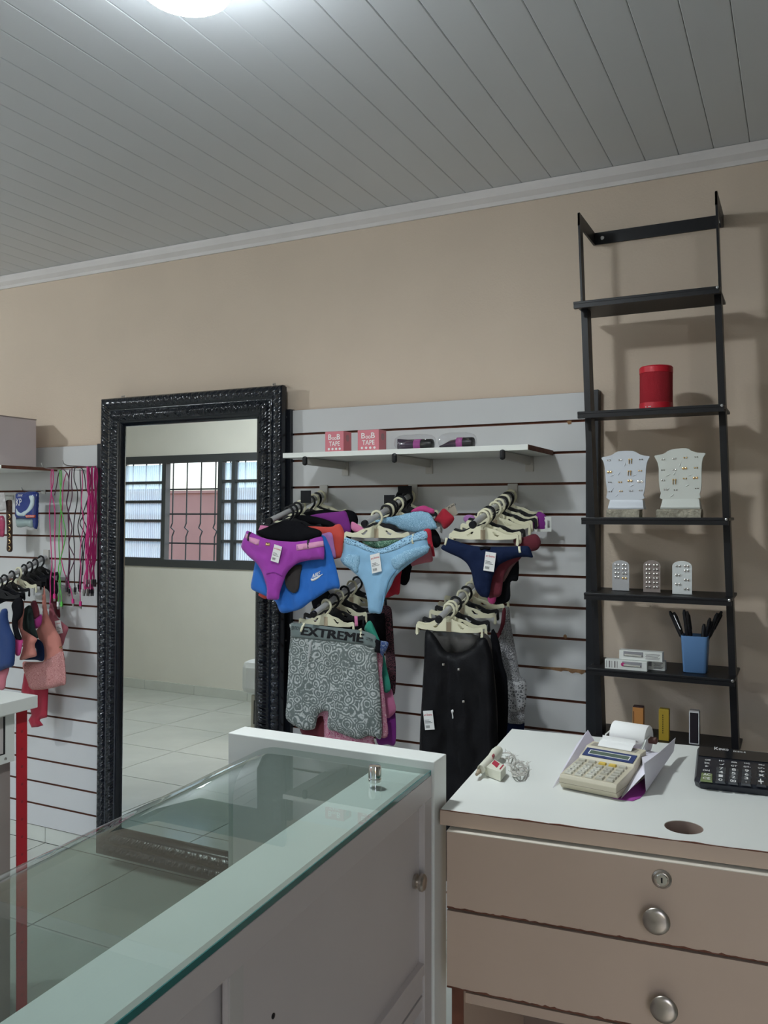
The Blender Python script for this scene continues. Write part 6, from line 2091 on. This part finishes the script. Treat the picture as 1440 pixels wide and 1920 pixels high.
# blue packet
pC = peg('wire hook carrying the blue packet', 82, 920, 0.12, 0.012)
c0 = (0, 880, 12.8)
o = garment('sanitary_packet', 'dark blue packet with white swirl on the wire hook', 'packet', [(395, 560), (480, 545), (600, 540), (720, 525), (850, 530), (920, 555), (925, 700), (915, 900), (908, 1100), (905, 1300), (885, 1435), (820, 1425), (800, 1200), (640, 1195), (500, 1190), (385, 1195), (380, 1050), (388, 800)], c0, -0.135, mat('packet_blue', (0.015, 0.035, 0.20), 0.25, coat=0.4), None, thick=0.018, fold=0.002, smooth_outline=False)
cloth('clear_base', [(385, 1195), (640, 1195), (810, 1195), (815, 1390), (740, 1400), (640, 1370), (500, 1395), (420, 1390)], c0, -0.135, mat('packet_grey', (0.30, 0.38, 0.38), 0.25), o, thick=0.016, fold=0.002, smooth_outline=False)
cloth('white_swirl', [(390, 940), (430, 1010), (500, 1050), (580, 1010), (640, 970), (700, 880), (730, 760), (700, 640), (790, 640), (800, 760), (780, 900), (720, 1000), (640, 1060), (590, 1110), (520, 1120), (420, 1110), (390, 1050)], c0, 0, mat('swirl_pale', (0.55, 0.66, 0.70), 0.3), o, thick=0.0005, on=o)
cloth('red_band', [(600, 1100), (810, 1095), (810, 1160), (600, 1165)], c0, 0, mat('packet_red', (0.60, 0.08, 0.04), 0.4), o, thick=0.0005, on=o, smooth_outline=False)
cloth_text('white_lettering', 'KP', ((395, 870), (525, 870), (395, 700)), c0, o, M_WHITE_PRINT, 0.0015)
cloth_text('white_lettering', 'SUAVE', ((420, 650), (540, 655), (420, 600)), c0, o, M_WHITE_PRINT, 0.0015)
cloth_text('pale_lettering', 'NOTURNO', ((618, 1150), (800, 1145), (618, 1112)), c0, o, M_WHITE_PRINT, 0.003)
# hair clip strip, pink packet, white tag
pD = peg('wire hook carrying the brown strap with rings', 22, 930, 0.12, 0.01)
o = garment('ring_strap', 'brown furry strap with a row of gold rings', 'strap', [(140, 760), (275, 745), (290, 900), (290, 1100), (300, 1400), (295, 1700), (290, 1960), (165, 1950), (170, 1700), (160, 1400), (150, 1100), (150, 900)], c0, -0.130, mat('strap_brown', (0.075, 0.04, 0.028), 0.9, var=0.5, vscale=90, bump=0.8, bscale=240), None, thick=0.008, fold=0.004, ffreq=120)
for cy_ in (1130, 1280, 1430, 1590, 1740, 1890):
    p = at(215 / 12.8, 880 + cy_ / 12.8, -0.142)
    q = MB()
    q.tube([(p.x + 0.0075 * math.cos(t), p.y, p.z + 0.0085 * math.sin(t)) for t in np.linspace(-1.9, 1.9, 12)], 0.0018, 8)
    q.build('gold_ring', M_GOLD, o, True)
o = garment('hair_accessory', 'pink glossy accessory packet at the picture edge', 'packet', [(-60, 1130), (0, 1120), (80, 1120), (120, 1250), (110, 1450), (90, 1610), (0, 1620), (-60, 1620)], c0, -0.14, mat('packet_pink', (0.50, 0.06, 0.15), 0.3, var=0.5, vscale=40), None, thick=0.01)
cloth('white_card', [(-60, 560), (105, 555), (130, 750), (155, 970), (0, 1000), (-60, 1000)], c0, -0.145, mat('card_pale', (0.62, 0.60, 0.60), 0.6, col2=(0.40, 0.38, 0.38), vscale=60), o, thick=0.001, smooth_outline=False)

# seen in the mirror: a white cabinet standing by the street wall
wc = thing('white_cabinet', 'white cabinet with rounded top seen at the edge of the mirror glass', 'cabinet', (-3.33, -2.65, 0))
MB().box(-3.52, -3.12, -2.90, -2.42, 0.01, 0.245).build('base', mat('beige_case', (0.45, 0.43, 0.36), 0.5), wc, bevel=0.01)
MB().box(-3.59, -3.06, -2.92, -2.38, 0.246, 0.49).build('rounded_top', mat('white_case', (0.62, 0.64, 0.62), 0.35), wc, bevel=0.05)
MB().box(-3.49, -3.15, -2.419, -2.413, 0.04, 0.21).build('dark_panel', M_BLACKPL, wc, bevel=0.004)
